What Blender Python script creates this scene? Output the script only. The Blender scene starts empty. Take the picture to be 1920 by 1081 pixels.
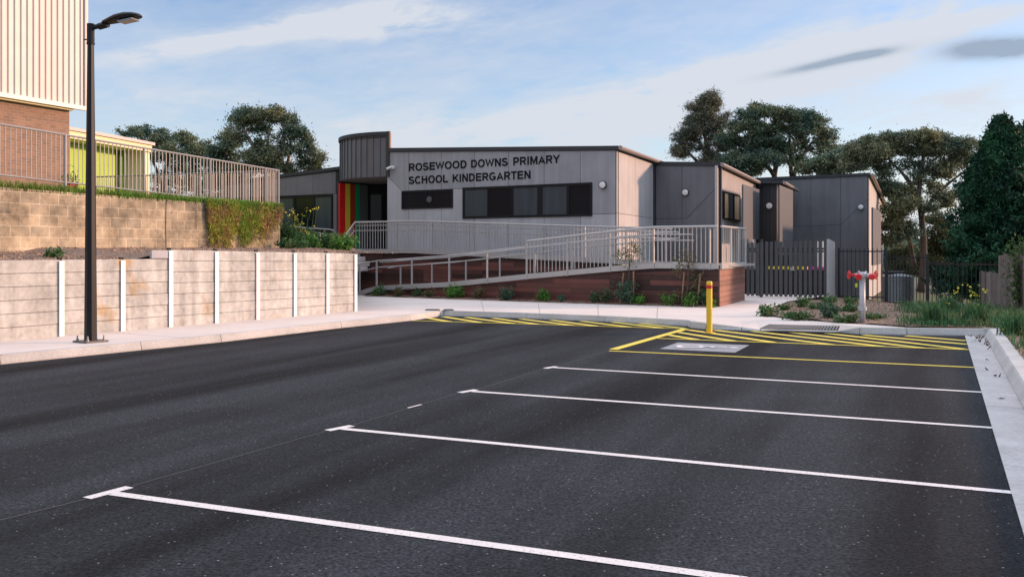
import bpy, bmesh, math, random
import numpy as np
from mathutils import Vector, Matrix
from mathutils.geometry import tessellate_polygon
random.seed(7); np.random.seed(7)
R = math.radians
sc = bpy.context.scene
# ------------------------------------------------------------------ camera
F, CH, HY = 1750.0, 1.6, 468.0      # focal length in photo pixels, eye height, horizon row
cam = bpy.data.cameras.new('camera'); camo = bpy.data.objects.new('camera', cam)
sc.collection.objects.link(camo); sc.camera = camo
camo.location = (0, 0, CH); camo.rotation_euler = (R(90), 0, 0)
cam.sensor_width = 36; cam.lens = 36*F/1920; cam.shift_y = -(540.5-HY)/1920
cam.clip_start = .05; cam.clip_end = 2000
# ------------------------------------------------------------------ sun, sky, exposure
SUN_EL, SUN_AZ = 12.0, 80.0           # azimuth clockwise from +Y
sun = bpy.data.lights.new('sun', 'SUN'); suno = bpy.data.objects.new('sun', sun)
sc.collection.objects.link(suno)
sun.energy = 3.5; sun.angle = R(4); sun.color = (1, .58, .37)
sd = Vector((math.sin(R(SUN_AZ))*math.cos(R(SUN_EL)), math.cos(R(SUN_AZ))*math.cos(R(SUN_EL)), math.sin(R(SUN_EL))))
suno.rotation_euler = sd.to_track_quat('Z', 'Y').to_euler()
sc.view_settings.view_transform = 'Standard'; sc.view_settings.look = 'None'
sc.view_settings.exposure = 0.5; sc.view_settings.gamma = 1
try: sc.view_settings.use_curve_mapping = False
except Exception: pass
W = bpy.data.worlds.new('World'); sc.world = W; W.use_nodes = True
nt = W.node_tree; N = nt.nodes; L = nt.links; N.clear()
def wn(t, **k):
    n = N.new(t)
    for a, b in k.items(): setattr(n, a, b)
    return n
def wm(op, a, b=None, c=None):
    n = N.new('ShaderNodeMath'); n.operation = op
    for i, x in enumerate((a, b, c)):
        if x is None: continue
        if isinstance(x, (int, float)): n.inputs[i].default_value = x
        else: L.new(x, n.inputs[i])
    return n.outputs[0]
sky = wn('ShaderNodeTexSky'); sky.sky_type = 'NISHITA'; sky.sun_disc = False
sky.sun_elevation = R(SUN_EL); sky.sun_rotation = R(SUN_AZ); sky.air_density = 1.0; sky.dust_density = .6; sky.ozone_density = 1.6
tc = wn('ShaderNodeTexCoord'); sx = wn('ShaderNodeSeparateXYZ'); L.new(tc.outputs['Generated'], sx.inputs[0])
az = wm('ARCTAN2', sx.outputs[0], sx.outputs[1]); el = wm('ARCSINE', sx.outputs[2])
def rot(u0, v0, a, ca, sa):
    du = wm('SUBTRACT', az, u0); dv = wm('SUBTRACT', el, v0)
    u = wm('ADD', wm('MULTIPLY', du, ca), wm('MULTIPLY', dv, sa)); v = wm('SUBTRACT', wm('MULTIPLY', dv, ca), wm('MULTIPLY', du, sa))
    return u, v
def noise(su, sv, ang, detail, off, dist=0.):
    u, v = rot(0, 0, 0, math.cos(ang), math.sin(ang))
    c = wn('ShaderNodeCombineXYZ'); L.new(wm('MULTIPLY', u, su), c.inputs[0]); L.new(wm('MULTIPLY', v, sv), c.inputs[1]); c.inputs[2].default_value = off
    n = wn('ShaderNodeTexNoise'); L.new(c.outputs[0], n.inputs['Vector']); n.inputs['Scale'].default_value = 1; n.inputs['Detail'].default_value = detail
    n.inputs['Roughness'].default_value = .55; n.inputs['Distortion'].default_value = dist
    return n.outputs['Fac']
n1 = noise(5, 22, .19, 8, 3.1, .4); n2 = noise(14, 40, .10, 6, 9.7, .6)
n3 = noise(30, 110, .16, 7, 4.4, .8)
nn = wm('ADD', wm('ADD', wm('MULTIPLY', n1, .45), wm('MULTIPLY', n2, .35)), wm('MULTIPLY', n3, .20))
def blob(px, py, rx, ry, ang, k):
    u0 = math.atan((px-960)/F); v0 = (HY-py)/F
    u, v = rot(u0, v0, 0, math.cos(ang), math.sin(ang))
    e = wm('ADD', wm('POWER', wm('ABSOLUTE', wm('DIVIDE', u, rx/F)), 2), wm('POWER', wm('ABSOLUTE', wm('DIVIDE', v, ry/F)), 2))
    return wm('MULTIPLY', wm('EXPONENT', wm('MULTIPLY', e, -1)), k)
white = [(745, 50, 150, 30, .05, 1.1), (560, 70, 130, 20, .2, .7), (380, 105, 190, 18, .25, .65), (1130, 205, 380, 24, .2, 1.1), (700, 245, 330, 30, .05, .3),
         (1750, 60, 330, 38, .18, .62), (1150, 255, 500, 30, .02, .45), (1420, 165, 300, 45, .12, .9), (1650, 110, 260, 22, .15, .6), (330, 205, 160, 18, .05, .3), (1900, 215, 200, 20, 0, .25)]
tot = None
for b in white:
    g = blob(*b); tot = g if tot is None else wm('ADD', tot, g)
hz = wm('EXPONENT', wm('MULTIPLY', wm('ABSOLUTE', el), -8.0))
cf = wm('MULTIPLY', wm('ADD', tot, wm('ADD', wm('MULTIPLY', hz, 1.0), .10)), wm('MULTIPLY', wm('SUBTRACT', nn, .34), 5.6))
cl = wn('ShaderNodeClamp'); L.new(cf, cl.inputs[0]); cl.inputs['Max'].default_value = .93
# blue of the clear sky is the Nishita sky; cloud takes a pale colour
CL_W = (3.35, 3.52, 3.85)
hs = wn('ShaderNodeHueSaturation'); hs.inputs['Saturation'].default_value = .92; hs.inputs['Value'].default_value = .90; L.new(sky.outputs[0], hs.inputs['Color'])
tint = wn('ShaderNodeVectorMath', operation='MULTIPLY'); L.new(hs.outputs[0], tint.inputs[0]); tint.inputs[1].default_value = (1.03, 1.05, 1.24)
mixc = wn('ShaderNodeMix', data_type='RGBA'); L.new(cl.outputs[0], mixc.inputs['Factor']); L.new(tint.outputs[0], mixc.inputs['A']); mixc.inputs['B'].default_value = (*CL_W, 1)
dk = None
for b in [(1550, 141, 85, 7, .16, .9), (1630, 131, 45, 7, .08, .8), (1850, 136, 62, 16, .0, 1.6), (1930, 140, 60, 14, .0, .8)]:
    g = blob(*b); dk = g if dk is None else wm('ADD', dk, g)
dkf = wm('MULTIPLY', dk, wm('MULTIPLY', wm('SUBTRACT', nn, .22), 3.3)); cl2 = wn('ShaderNodeClamp'); L.new(dkf, cl2.inputs[0]); cl2.inputs['Max'].default_value = .9
mixd = wn('ShaderNodeMix', data_type='RGBA'); L.new(cl2.outputs[0], mixd.inputs['Factor']); L.new(mixc.outputs['Result'], mixd.inputs['A']); mixd.inputs['B'].default_value = (1.55, 1.95, 2.5, 1)
bg = wn('ShaderNodeBackground'); bg.inputs['Strength'].default_value = .15
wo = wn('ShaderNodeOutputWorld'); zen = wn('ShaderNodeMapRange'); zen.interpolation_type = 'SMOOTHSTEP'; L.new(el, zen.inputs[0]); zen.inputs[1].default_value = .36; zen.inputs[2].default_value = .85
mixz = wn('ShaderNodeMix', data_type='RGBA'); L.new(zen.outputs[0], mixz.inputs['Factor']); L.new(mixd.outputs['Result'], mixz.inputs['A']); mixz.inputs['B'].default_value = (6.6, 7.0, 8.1, 1)   # unseen bright cap added overhead to fill the ground and fronts with light
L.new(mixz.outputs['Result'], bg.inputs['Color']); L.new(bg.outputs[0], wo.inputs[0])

# ------------------------------------------------------------------ geometry helpers
def at(px, py, d): return Vector(((px-960)/F*d, d, CH-(py-HY)/F*d))
def g(px, py, h=0.): return at(px, py, F*(CH-h)/(py-HY))
def hz_(px, d, z=0.): return Vector(((px-960)/F*d, d, z))      # a point in plan at depth d seen in column px
REC = Vector((.4163, .9092, 0)); LEFT = Vector((-.8533, .5214, 0)); UP = Vector((0, 0, 1))
WL = {}
COL = sc.collection
def tag(o, label=None, cat=None, group=None, kind=None):
    if label: o['label'] = label
    if cat: o['category'] = cat
    if group: o['group'] = group
    if kind: o['kind'] = kind
    return o
def empty(name, loc, label, cat, group=None):
    o = bpy.data.objects.new(name, None); o.empty_display_size = .2; COL.objects.link(o); o.location = loc; WL[o] = Vector(loc)
    return tag(o, label, cat, group)
def copy_tree(o, parent=None):
    c = o.copy(); COL.objects.link(c)
    if parent: c.parent = parent
    for ch in [x for x in KIDS.get(o, [])]: k = copy_tree(ch, c); KIDS.setdefault(c, []).append(k)
    WL[c] = WL[o]
    return c
KIDS = {}
class MB:
    def __init__(s): s.v = []; s.f = []
    def add(s, vs, fs):
        n = len(s.v); s.v += [tuple(v) for v in vs]; s.f += [tuple(i+n for i in f) for f in fs]; return s
    def quad(s, a, b, c, d): return s.add([a, b, c, d], [(0, 1, 2, 3)])
    def prism(s, poly, ext):
        poly = [Vector(p) for p in poly]; n = len(poly); top = [p+ext for p in poly]
        return s.add(poly+top, [tuple(range(n))[::-1], tuple(range(n, 2*n))]+[(i, (i+1) % n, n+(i+1) % n, n+i) for i in range(n)])
    def box(s, c, ax, ay, az_, hx, hy, hzz):
        c = Vector(c); P = []
        for k in (-1, 1):
            for i, j in ((-1, -1), (1, -1), (1, 1), (-1, 1)): P.append(c+ax*hx*i+ay*hy*j+az_*hzz*k)
        return s.add(P, [(3, 2, 1, 0), (4, 5, 6, 7), (0, 1, 5, 4), (1, 2, 6, 5), (2, 3, 7, 6), (3, 0, 4, 7)])
    def bar(s, a, b, w, h=None, up=UP):
        a = Vector(a); b = Vector(b); h = h or w; d = (b-a); ln = d.length; d.normalize()
        if abs(d.dot(up)) > .95: up = Vector((.9092, -.4163, 0))
        x = d.cross(up).normalized(); y = x.cross(d).normalized()
        return s.box((a+b)/2, d, x, y, ln/2, w/2, h/2)
    def tube(s, pts, r, n=8, cap=True):
        pts = [Vector(p) for p in pts]; rs = r if isinstance(r, (list, tuple)) else [r]*len(pts); V = []; Fc = []
        pu = None
        for i, p in enumerate(pts):
            d = (pts[min(i+1, len(pts)-1)]-pts[max(i-1, 0)]).normalized()
            ref = pu if pu is not None else (Vector((1, 0, 0)) if abs(d.x) < .9 else UP)
            x = (ref-d*ref.dot(d)).normalized(); pu = x; y = d.cross(x)
            for k in range(n):
                t = 2*math.pi*k/n; V.append(p+x*rs[i]*math.cos(t)+y*rs[i]*math.sin(t))
        for i in range(len(pts)-1):
            for k in range(n): Fc.append((i*n+k, i*n+(k+1) % n, (i+1)*n+(k+1) % n, (i+1)*n+k))
        if cap: Fc += [tuple(range(n))[::-1], tuple(range((len(pts)-1)*n, len(pts)*n))]
        return s.add(V, Fc)
    def ribbon(s, pts, w, z):
        P = [Vector((p[0], p[1], 0)) for p in pts]; Lf = []; Rt = []
        for i, p in enumerate(P):
            d1 = (P[i]-P[i-1]).normalized() if i else None; d2 = (P[i+1]-P[i]).normalized() if i < len(P)-1 else None
            d1 = d1 or d2; d2 = d2 or d1; nrm = Vector((-(d1+d2).y, (d1+d2).x, 0)).normalized()
            k = 1/max(.5, nrm.dot(Vector((-d1.y, d1.x, 0)))); Lf.append(p+nrm*w/2*k+UP*z); Rt.append(p-nrm*w/2*k+UP*z)
        for i in range(len(P)-1): s.quad(Rt[i], Rt[i+1], Lf[i+1], Lf[i])
        return s
    def build(s, name, mat, parent=None, loc=None, smooth=False, kind=None):
        o0 = WL[parent] if parent is not None else Vector(loc if loc is not None else (0, 0, 0))
        me = bpy.data.meshes.new(name)
        me.from_pydata([(v[0]-o0.x, v[1]-o0.y, v[2]-o0.z) for v in s.v], [], s.f); me.update()
        if mat: me.materials.append(mat)
        if smooth: me.polygons.foreach_set('use_smooth', [True]*len(me.polygons))
        bm = bmesh.new(); bm.from_mesh(me); bmesh.ops.recalc_face_normals(bm, faces=bm.faces)
        if any(len(e.link_faces) == 1 for e in bm.edges) and sum(f.normal.z*f.calc_area() for f in bm.faces) < -1e-4: bmesh.ops.reverse_faces(bm, faces=bm.faces)
        bm.to_mesh(me); bm.free()
        o = bpy.data.objects.new(name, me); COL.objects.link(o); WL[o] = o0
        if parent is not None: o.parent = parent; KIDS.setdefault(parent, []).append(o)
        else: o.location = o0
        if kind: o['kind'] = kind
        return o
def quads_obj(name, V, mat, parent=None, loc=(0, 0, 0), kind=None):
    """V: array (n*4,3) of quads"""
    o0 = WL[parent] if parent is not None else Vector(loc)
    V = np.asarray(V, dtype=np.float32)-np.array(o0, dtype=np.float32); n = len(V)//4
    me = bpy.data.meshes.new(name); me.vertices.add(n*4); me.vertices.foreach_set('co', V.ravel())
    me.loops.add(n*4); me.loops.foreach_set('vertex_index', np.arange(n*4, dtype=np.int32))
    me.polygons.add(n); me.polygons.foreach_set('loop_start', np.arange(0, n*4, 4, dtype=np.int32))
    me.update(); me.validate(); me.materials.append(mat)
    o = bpy.data.objects.new(name, me); COL.objects.link(o); WL[o] = o0
    if parent is not None: o.parent = parent; KIDS.setdefault(parent, []).append(o)
    else: o.location = o0
    if kind: o['kind'] = kind
    return o
def struct(o): o['kind'] = 'structure'; return o

# ------------------------------------------------------------------ materials
MATS = {}
def mat(name, col, rough=.7, metal=0., var=.0, vscale=2., spec=None, bump=0., bscale=40., streak=0., island=0., col2=None, c2scale=1., c2th=(.45, .6), transl=0., fine=0., fscale=60., ang=0.):
    m = bpy.data.materials.new(name); m.use_nodes = True; nt = m.node_tree; n = nt.nodes; l = nt.links
    b = n['Principled BSDF']; b.inputs['Roughness'].default_value = rough; b.inputs['Metallic'].default_value = metal
    if spec is not None: b.inputs['Specular IOR Level'].default_value = spec
    tcn = n.new('ShaderNodeTexCoord'); vec = tcn.outputs['Object']
    if ang:
        mp = n.new('ShaderNodeMapping'); mp.inputs['Rotation'].default_value = (0, 0, ang); l.new(vec, mp.inputs[0]); vec = mp.outputs[0]
    def nz(scale, det=5, sc3=None, rg=.55):
        v = vec
        if sc3:
            mp = n.new('ShaderNodeMapping'); mp.inputs['Scale'].default_value = sc3; l.new(vec, mp.inputs[0]); v = mp.outputs[0]
        t = n.new('ShaderNodeTexNoise'); t.inputs['Scale'].default_value = scale; t.inputs['Detail'].default_value = det; t.inputs['Roughness'].default_value = rg
        l.new(v, t.inputs['Vector']); return t.outputs['Fac']
    def mth(op, a, bb):
        t = n.new('ShaderNodeMath'); t.operation = op
        for i, x in enumerate((a, bb)):
            if isinstance(x, (int, float)): t.inputs[i].default_value = x
            else: l.new(x, t.inputs[i])
        return t.outputs[0]
    cur = n.new('ShaderNodeRGB'); cur.outputs[0].default_value = (*col, 1); c = cur.outputs[0]
    if col2:
        mr = n.new('ShaderNodeMapRange'); mr.interpolation_type = 'SMOOTHSTEP'; l.new(nz(c2scale, 6), mr.inputs[0]); mr.inputs[1].default_value = c2th[0]; mr.inputs[2].default_value = c2th[1]
        mx = n.new('ShaderNodeMix'); mx.data_type = 'RGBA'; l.new(mr.outputs[0], mx.inputs['Factor']); l.new(c, mx.inputs['A']); mx.inputs['B'].default_value = (*col2, 1); c = mx.outputs['Result']
    fac = None
    def addf(x, k):
        nonlocal fac
        t = mth('MULTIPLY', mth('SUBTRACT', x, .5), 2*k); fac = t if fac is None else mth('ADD', fac, t)
    if var: addf(nz(vscale), var*1.6)
    if fine: addf(nz(fscale, 3), fine*1.6)
    if streak: addf(nz(1., 6, (5, 5, .35)), streak*1.6)
    if island:
        ge = n.new('ShaderNodeNewGeometry'); addf(ge.outputs['Random Per Island'], island)
    if fac is not None:
        fm = mth('MAXIMUM', mth('ADD', fac, 1.0), .05)
        vm = n.new('ShaderNodeVectorMath'); vm.operation = 'SCALE'; l.new(c, vm.inputs[0]); l.new(fm, vm.inputs['Scale']); c = vm.outputs[0]
    l.new(c, b.inputs['Base Color'])
    if bump:
        bp = n.new('ShaderNodeBump'); bp.inputs['Strength'].default_value = bump; bp.inputs['Distance'].default_value = .01
        l.new(nz(bscale, 6), bp.inputs['Height']); l.new(bp.outputs[0], b.inputs['Normal'])
    if transl:
        tr = n.new('ShaderNodeBsdfTranslucent'); l.new(c, tr.inputs[0]); ms = n.new('ShaderNodeMixShader'); ms.inputs[0].default_value = transl
        l.new(b.outputs[0], ms.inputs[1]); l.new(tr.outputs[0], ms.inputs[2]); l.new(ms.outputs[0], n['Material Output'].inputs[0])
    MATS[name] = m
    return m
def brickmat(name, c1, c2, mortar, bw, bh, ms, ang, dirt=.3, bump=.4, stain=None):
    m = bpy.data.materials.new(name); m.use_nodes = True; nt = m.node_tree; n = nt.nodes; l = nt.links; b = n['Principled BSDF']; b.inputs['Roughness'].default_value = .9
    tcn = n.new('ShaderNodeTexCoord'); sp = n.new('ShaderNodeSeparateXYZ'); mp = n.new('ShaderNodeMapping'); mp.inputs['Rotation'].default_value = (0, 0, ang)
    l.new(tcn.outputs['Object'], mp.inputs[0]); l.new(mp.outputs[0], sp.inputs[0]); cb = n.new('ShaderNodeCombineXYZ'); l.new(sp.outputs[0], cb.inputs[0]); l.new(sp.outputs[2], cb.inputs[1])
    br = n.new('ShaderNodeTexBrick'); l.new(cb.outputs[0], br.inputs['Vector']); br.inputs['Scale'].default_value = 1
    br.inputs['Brick Width'].default_value = bw; br.inputs['Row Height'].default_value = bh; br.inputs['Mortar Size'].default_value = ms; br.inputs['Mortar Smooth'].default_value = .3
    br.inputs['Color1'].default_value = (*c1, 1); br.inputs['Color2'].default_value = (*c2, 1); br.inputs['Mortar'].default_value = (*mortar, 1)
    nz = n.new('ShaderNodeTexNoise'); nz.inputs['Scale'].default_value = 1.6; nz.inputs['Detail'].default_value = 9; nz.inputs['Roughness'].default_value = .65; l.new(tcn.outputs['Object'], nz.inputs['Vector'])
    mr = n.new('ShaderNodeMapRange'); l.new(nz.outputs['Fac'], mr.inputs[0]); mr.inputs[1].default_value = .3; mr.inputs[2].default_value = .7; mr.inputs[3].default_value = 1-dirt; mr.inputs[4].default_value = 1+dirt
    vm = n.new('ShaderNodeVectorMath'); vm.operation = 'SCALE'; l.new(br.outputs['Color'], vm.inputs[0]); l.new(mr.outputs[0], vm.inputs['Scale']); c = vm.outputs[0]
    if stain:
        n2 = n.new('ShaderNodeTexNoise'); n2.inputs['Scale'].default_value = 3.2; n2.inputs['Detail'].default_value = 10; n2.inputs['Roughness'].default_value = .7; l.new(tcn.outputs['Object'], n2.inputs['Vector'])
        m2 = n.new('ShaderNodeMapRange'); l.new(n2.outputs['Fac'], m2.inputs[0]); m2.inputs[1].default_value = .60; m2.inputs[2].default_value = .68
        mx = n.new('ShaderNodeMix'); mx.data_type = 'RGBA'; l.new(m2.outputs[0], mx.inputs['Factor']); l.new(c, mx.inputs['A']); mx.inputs['B'].default_value = (*stain, 1); c = mx.outputs['Result']
    l.new(c, b.inputs['Base Color'])
    bp = n.new('ShaderNodeBump'); bp.inputs['Strength'].default_value = bump; bp.inputs['Distance'].default_value = .02; l.new(br.outputs['Fac'], bp.inputs['Height']); bp.invert = True; l.new(bp.outputs[0], b.inputs['Normal'])
    return m
def asphaltmat():
    m = bpy.data.materials.new('asphalt'); m.use_nodes = True; nt = m.node_tree; n = nt.nodes; l = nt.links; b = n['Principled BSDF']
    tcn = n.new('ShaderNodeTexCoord')
    def nz(scale, det, sc3=(1, 1, 1), rz=0, rg=.5):
        mp = n.new('ShaderNodeMapping'); mp.inputs['Scale'].default_value = sc3; mp.inputs['Rotation'].default_value = (0, 0, rz)
        mp2 = n.new('ShaderNodeMapping'); mp2.inputs['Rotation'].default_value = (0, 0, rz); mp.inputs['Rotation'].default_value = (0, 0, 0)
        l.new(tcn.outputs['Object'], mp2.inputs[0]); l.new(mp2.outputs[0], mp.inputs[0])
        t = n.new('ShaderNodeTexNoise'); t.inputs['Scale'].default_value = scale; t.inputs['Detail'].default_value = det; t.inputs['Roughness'].default_value = rg; l.new(mp.outputs[0], t.inputs['Vector']); return t.outputs['Fac']
    def mr(x, a, bb, c, d):
        t = n.new('ShaderNodeMapRange'); l.new(x, t.inputs[0])
        for i, q in enumerate((a, bb, c, d)): t.inputs[i+1].default_value = q
        return t.outputs[0]
    def mul(a, bb):
        t = n.new('ShaderNodeMath'); t.operation = 'MULTIPLY'; l.new(a, t.inputs[0]); l.new(bb, t.inputs[1]); return t.outputs[0]
    lane = mr(nz(.55, 4, (1.6, .12, 1), R(24.6)), .38, .62, .42, 1.5)      # laying strips that run with the bays
    blot = mr(nz(.9, 5, (1, 1, 1), 0, .6), .3, .7, .85, 1.15)
    grain = mul(mr(nz(44, 3), .3, .7, .35, 1.65), mr(nz(14, 4, (1, 1, 1), 0, .7), .3, .7, .7, 1.3))
    grain2 = mr(nz(320, 2), .3, .7, .65, 1.35)
    f = mul(mul(lane, blot), mul(grain, grain2))
    vo = n.new('ShaderNodeTexVoronoi'); vo.inputs['Scale'].default_value = 26; l.new(tcn.outputs['Object'], vo.inputs['Vector'])
    sp = mr(vo.outputs['Distance'], .08, .20, 1, 0)
    wh = n.new('ShaderNodeTexWhiteNoise'); l.new(vo.outputs['Position'], wh.inputs['Vector'])
    keep = mr(wh.outputs['Value'], .82, .85, 0, 1)
    vm = n.new('ShaderNodeVectorMath'); vm.operation = 'SCALE'; vm.inputs[0].default_value = (.0215, .024, .0275); l.new(f, vm.inputs['Scale'])
    mx = n.new('ShaderNodeMix'); mx.data_type = 'RGBA'; l.new(mul(sp, keep), mx.inputs['Factor']); l.new(vm.outputs[0], mx.inputs['A']); mx.inputs['B'].default_value = (.22, .22, .23, 1)
    l.new(mx.outputs['Result'], b.inputs['Base Color']); b.inputs['Roughness'].default_value = .92; b.inputs['Specular IOR Level'].default_value = .12
    bp = n.new('ShaderNodeBump'); bp.inputs['Strength'].default_value = .5; bp.inputs['Distance'].default_value = .004; l.new(nz(160, 3), bp.inputs['Height']); l.new(bp.outputs[0], b.inputs['Normal'])
    return m
def leafmat(name, col, col2, transl=.25, scale=.8, isl=.45):
    m = mat(name, col, rough=.65, spec=.25, island=isl, col2=col2, c2scale=scale, c2th=(.42, .6), transl=transl); return m
WALLANG = -math.atan2(.9092, .4163)
M_asph = asphaltmat()
M_path = mat('path_concrete', (.63, .55, .50), .9, var=.10, vscale=.8, fine=.06, fscale=30, bump=.15, bscale=90)
M_kerb = mat('kerb_concrete', (.46, .45, .43), .9, var=.22, vscale=1.6, fine=.15, fscale=25, bump=.3, bscale=60)
M_gutter = mat('gutter_concrete', (.43, .41, .40), .9, var=.2, vscale=2.5, fine=.18, fscale=22, bump=.3, bscale=60)
M_sleeper = mat('sleeper_concrete', (.42, .42, .395), .9, var=.34, vscale=1.9, fine=.22, fscale=11, streak=.34, island=.14, col2=(.40, .29, .17), c2scale=1.1, c2th=(.56, .70), bump=.4, bscale=30)
M_post = mat('white_steel', (.82, .79, .75), .5, var=.05)
M_dark = mat('dark_gap', (.02, .02, .02), .9)
M_block = brickmat('blockwork', (.35, .29, .20), (.24, .21, .155), (.45, .39, .29), .46, .232, .012, WALLANG, .8, .6, stain=(.17, .14, .11))
M_brick = brickmat('brown_brick', (.30, .18, .12), (.21, .135, .10), (.27, .21, .17), .23, .086, .012, WALLANG, .15, .3)
M_clad = mat('cream_cladding', (.56, .51, .48), .5, var=.05)
M_yellowtrim = mat('cream_trim', (.80, .70, .42), .6)
M_limewall = mat('lime_wall', (.36, .55, .06), .6, var=.06)
M_limedark = mat('green_wall', (.14, .29, .04), .6, var=.06)
M_roofm = mat('pale_roof', (.55, .50, .46), .6)
M_galv = mat('galvanised_steel', (.27, .27, .27), .5, metal=.3, var=.12, vscale=6)
M_rail = mat('ramp_rail_steel', (.42, .405, .39), .42, metal=.25, var=.08, vscale=5)
M_panel = mat('grey_panel', (.265, .270, .285), .75, var=.2, vscale=.9, streak=.20, island=.07, fine=.05)
M_paneld = mat('dark_grey_panel', (.140, .142, .150), .75, var=.2, vscale=.9, streak=.18, island=.06, fine=.05)
M_panell = mat('pale_grey_panel', (.36, .365, .38), .75, var=.2, vscale=.9, streak=.18, island=.07, fine=.05)
M_curt = mat('cream_curtain', (.75, .52, .30), .5, streak=.3)
M_side = mat('warm_grey_panel', (.40, .39, .39), .75, var=.12, vscale=1, streak=.16, island=.06)
M_joint = mat('panel_joint', (.03, .03, .033), .9)
M_fascia = mat('charcoal_steel', (.045, .048, .053), .6, spec=.2, var=.1)
M_drum = mat('drum_cladding', (.115, .12, .13), .5, metal=.1, var=.1, streak=.1)
M_frame = mat('window_frame', (.010, .011, .013), .6, spec=.2)
M_glass = mat('window_glass', (.006, .010, .014), .05, spec=.18)
M_blind = mat('blind_behind_glass', (.050, .066, .074), .10, spec=.18, streak=.25)
M_letter = mat('letter_black', (.008, .009, .012), .7, spec=.1)
M_timber = mat('deck_timber', (.085, .028, .021), .6, island=.75, var=.2, vscale=3, streak=0, fine=.15, fscale=30)
M_black = mat('black_steel', (.012, .012, .013), .4)
M_gate = mat('charcoal_paling', (.068, .068, .072), .7, island=.15, var=.15, vscale=4)
M_endp = mat('end_panel', (.36, .35, .35), .6, var=.15, vscale=2)
M_pole = mat('pole_paint', (.010, .012, .014), .45, var=.1, spec=.25)
M_yel = mat('yellow_paint', (.80, .52, .03), .45, var=.05)
M_red = mat('red_paint', (.60, .02, .03), .4)
M_lineW = mat('white_line', (.66, .62, .60), .85, var=.10, vscale=2, fine=.15, fscale=70, col2=(.22, .21, .21), c2scale=55, c2th=(.60, .66))
M_lineY = mat('yellow_line', (.70, .56, .08), .85, var=.12, vscale=2, fine=.15, fscale=70, col2=(.20, .17, .07), c2scale=40, c2th=(.60, .68))
M_pad = mat('grey_pad', (.25, .26, .28), .8, var=.06, fine=.1, fscale=90)
M_earth = mat('earth', (.10, .085, .055), .95, var=.3, vscale=.3, col2=(.06, .09, .03), c2scale=.4)
M_mulch = mat('mulch', (.21, .14, .10), .95, var=.3, vscale=3, fine=.7, fscale=26, bump=1., bscale=30)
M_chip = mat('mulch_chip', (.27, .185, .135), .9, island=.8)
M_grassg = mat('grass_ground', (.06, .10, .02), .95, var=.3, vscale=2, fine=.4, fscale=20)
M_grass = leafmat('grass_blade', (.11, .28, .03), (.17, .25, .05), .3)
M_weed = leafmat('weed_leaf', (.050, .14, .045), (.085, .13, .04))
M_shrub = leafmat('shrub_leaf', (.05, .11, .045), (.08, .12, .06))
M_dry = leafmat('dry_creeper', (.30, .20, .10), (.20, .25, .05), .2, 1.6)
M_gum = leafmat('gum_leaf', (.085, .140, .100), (.21, .22, .12), .35, .45, .75)
M_gumd = leafmat('dark_gum_leaf', (.068, .130, .100), (.17, .20, .11), .32, .35, .75)
M_cas = leafmat('grey_green_leaf', (.10, .13, .10), (.22, .20, .13), .3, .5, .6)
M_con = leafmat('conifer_leaf', (.009, .046, .026), (.020, .085, .036), .12, 1.2)
M_bark = mat('bark', (.075, .058, .045), .9, var=.3, vscale=3, streak=.3)
M_barkp = mat('pale_bark', (.24, .185, .15), .85, var=.3, vscale=3, streak=.3)
M_flower = mat('yellow_petal', (.80, .70, .06), .6)
M_pink = mat('pink_flower', (.65, .10, .12), .6)
M_stake = mat('hardwood_stake', (.28, .17, .10), .8, var=.2)
M_tank = mat('tank_steel', (.16, .17, .18), .4, metal=.3)
M_lamp = mat('lamp_diffuser', (.70, .68, .66), .4)
M_fencew = mat('weathered_paling', (.17, .145, .13), .9, island=.3, var=.3, vscale=5, streak=.2)
M_leafb = mat('dead_leaf', (.09, .055, .035), .9, island=.4)

# ------------------------------------------------------------------ ground
def patch(name, poly, hfun, m, step=None, kind='structure', noise=0.):
    bm = bmesh.new(); vs = [bm.verts.new((p[0], p[1], 0)) for p in poly]
    for tri in tessellate_polygon([[Vector((p[0], p[1], 0)) for p in poly]]):
        if (vs[tri[1]].co-vs[tri[0]].co).cross(vs[tri[2]].co-vs[tri[0]].co).length > 1e-7: bm.faces.new([vs[i] for i in tri])
    if step:
        xs = [p[0] for p in poly]; ys = [p[1] for p in poly]
        for ax, lo, hi in ((0, min(xs), max(xs)), (1, min(ys), max(ys))):
            t = lo+step
            while t < hi:
                co = (t, 0, 0) if ax == 0 else (0, t, 0); no = (1, 0, 0) if ax == 0 else (0, 1, 0)
                bmesh.ops.bisect_plane(bm, geom=bm.verts[:]+bm.edges[:]+bm.faces[:], plane_co=co, plane_no=no); t += step
    bmesh.ops.triangulate(bm, faces=bm.faces)
    for v in bm.verts: v.co.z = hfun(v.co.x, v.co.y)+(random.uniform(-noise, noise) if noise else 0)
    bmesh.ops.recalc_face_normals(bm, faces=bm.faces)
    for f in bm.faces:
        if f.normal.z < 0: f.normal_flip()
    me = bpy.data.meshes.new(name); bm.to_mesh(me); bm.free(); me.materials.append(m)
    if noise: me.polygons.foreach_set('use_smooth', [True]*len(me.polygons))
    o = bpy.data.objects.new(name, me); COL.objects.link(o); o['kind'] = kind; WL[o] = Vector((0, 0, 0)); return o
MB().quad((-500, -120, -.55), (500, -120, -.55), (500, 800, -.55), (-500, 800, -.55)).build('ground', M_earth, kind='structure')

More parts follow.
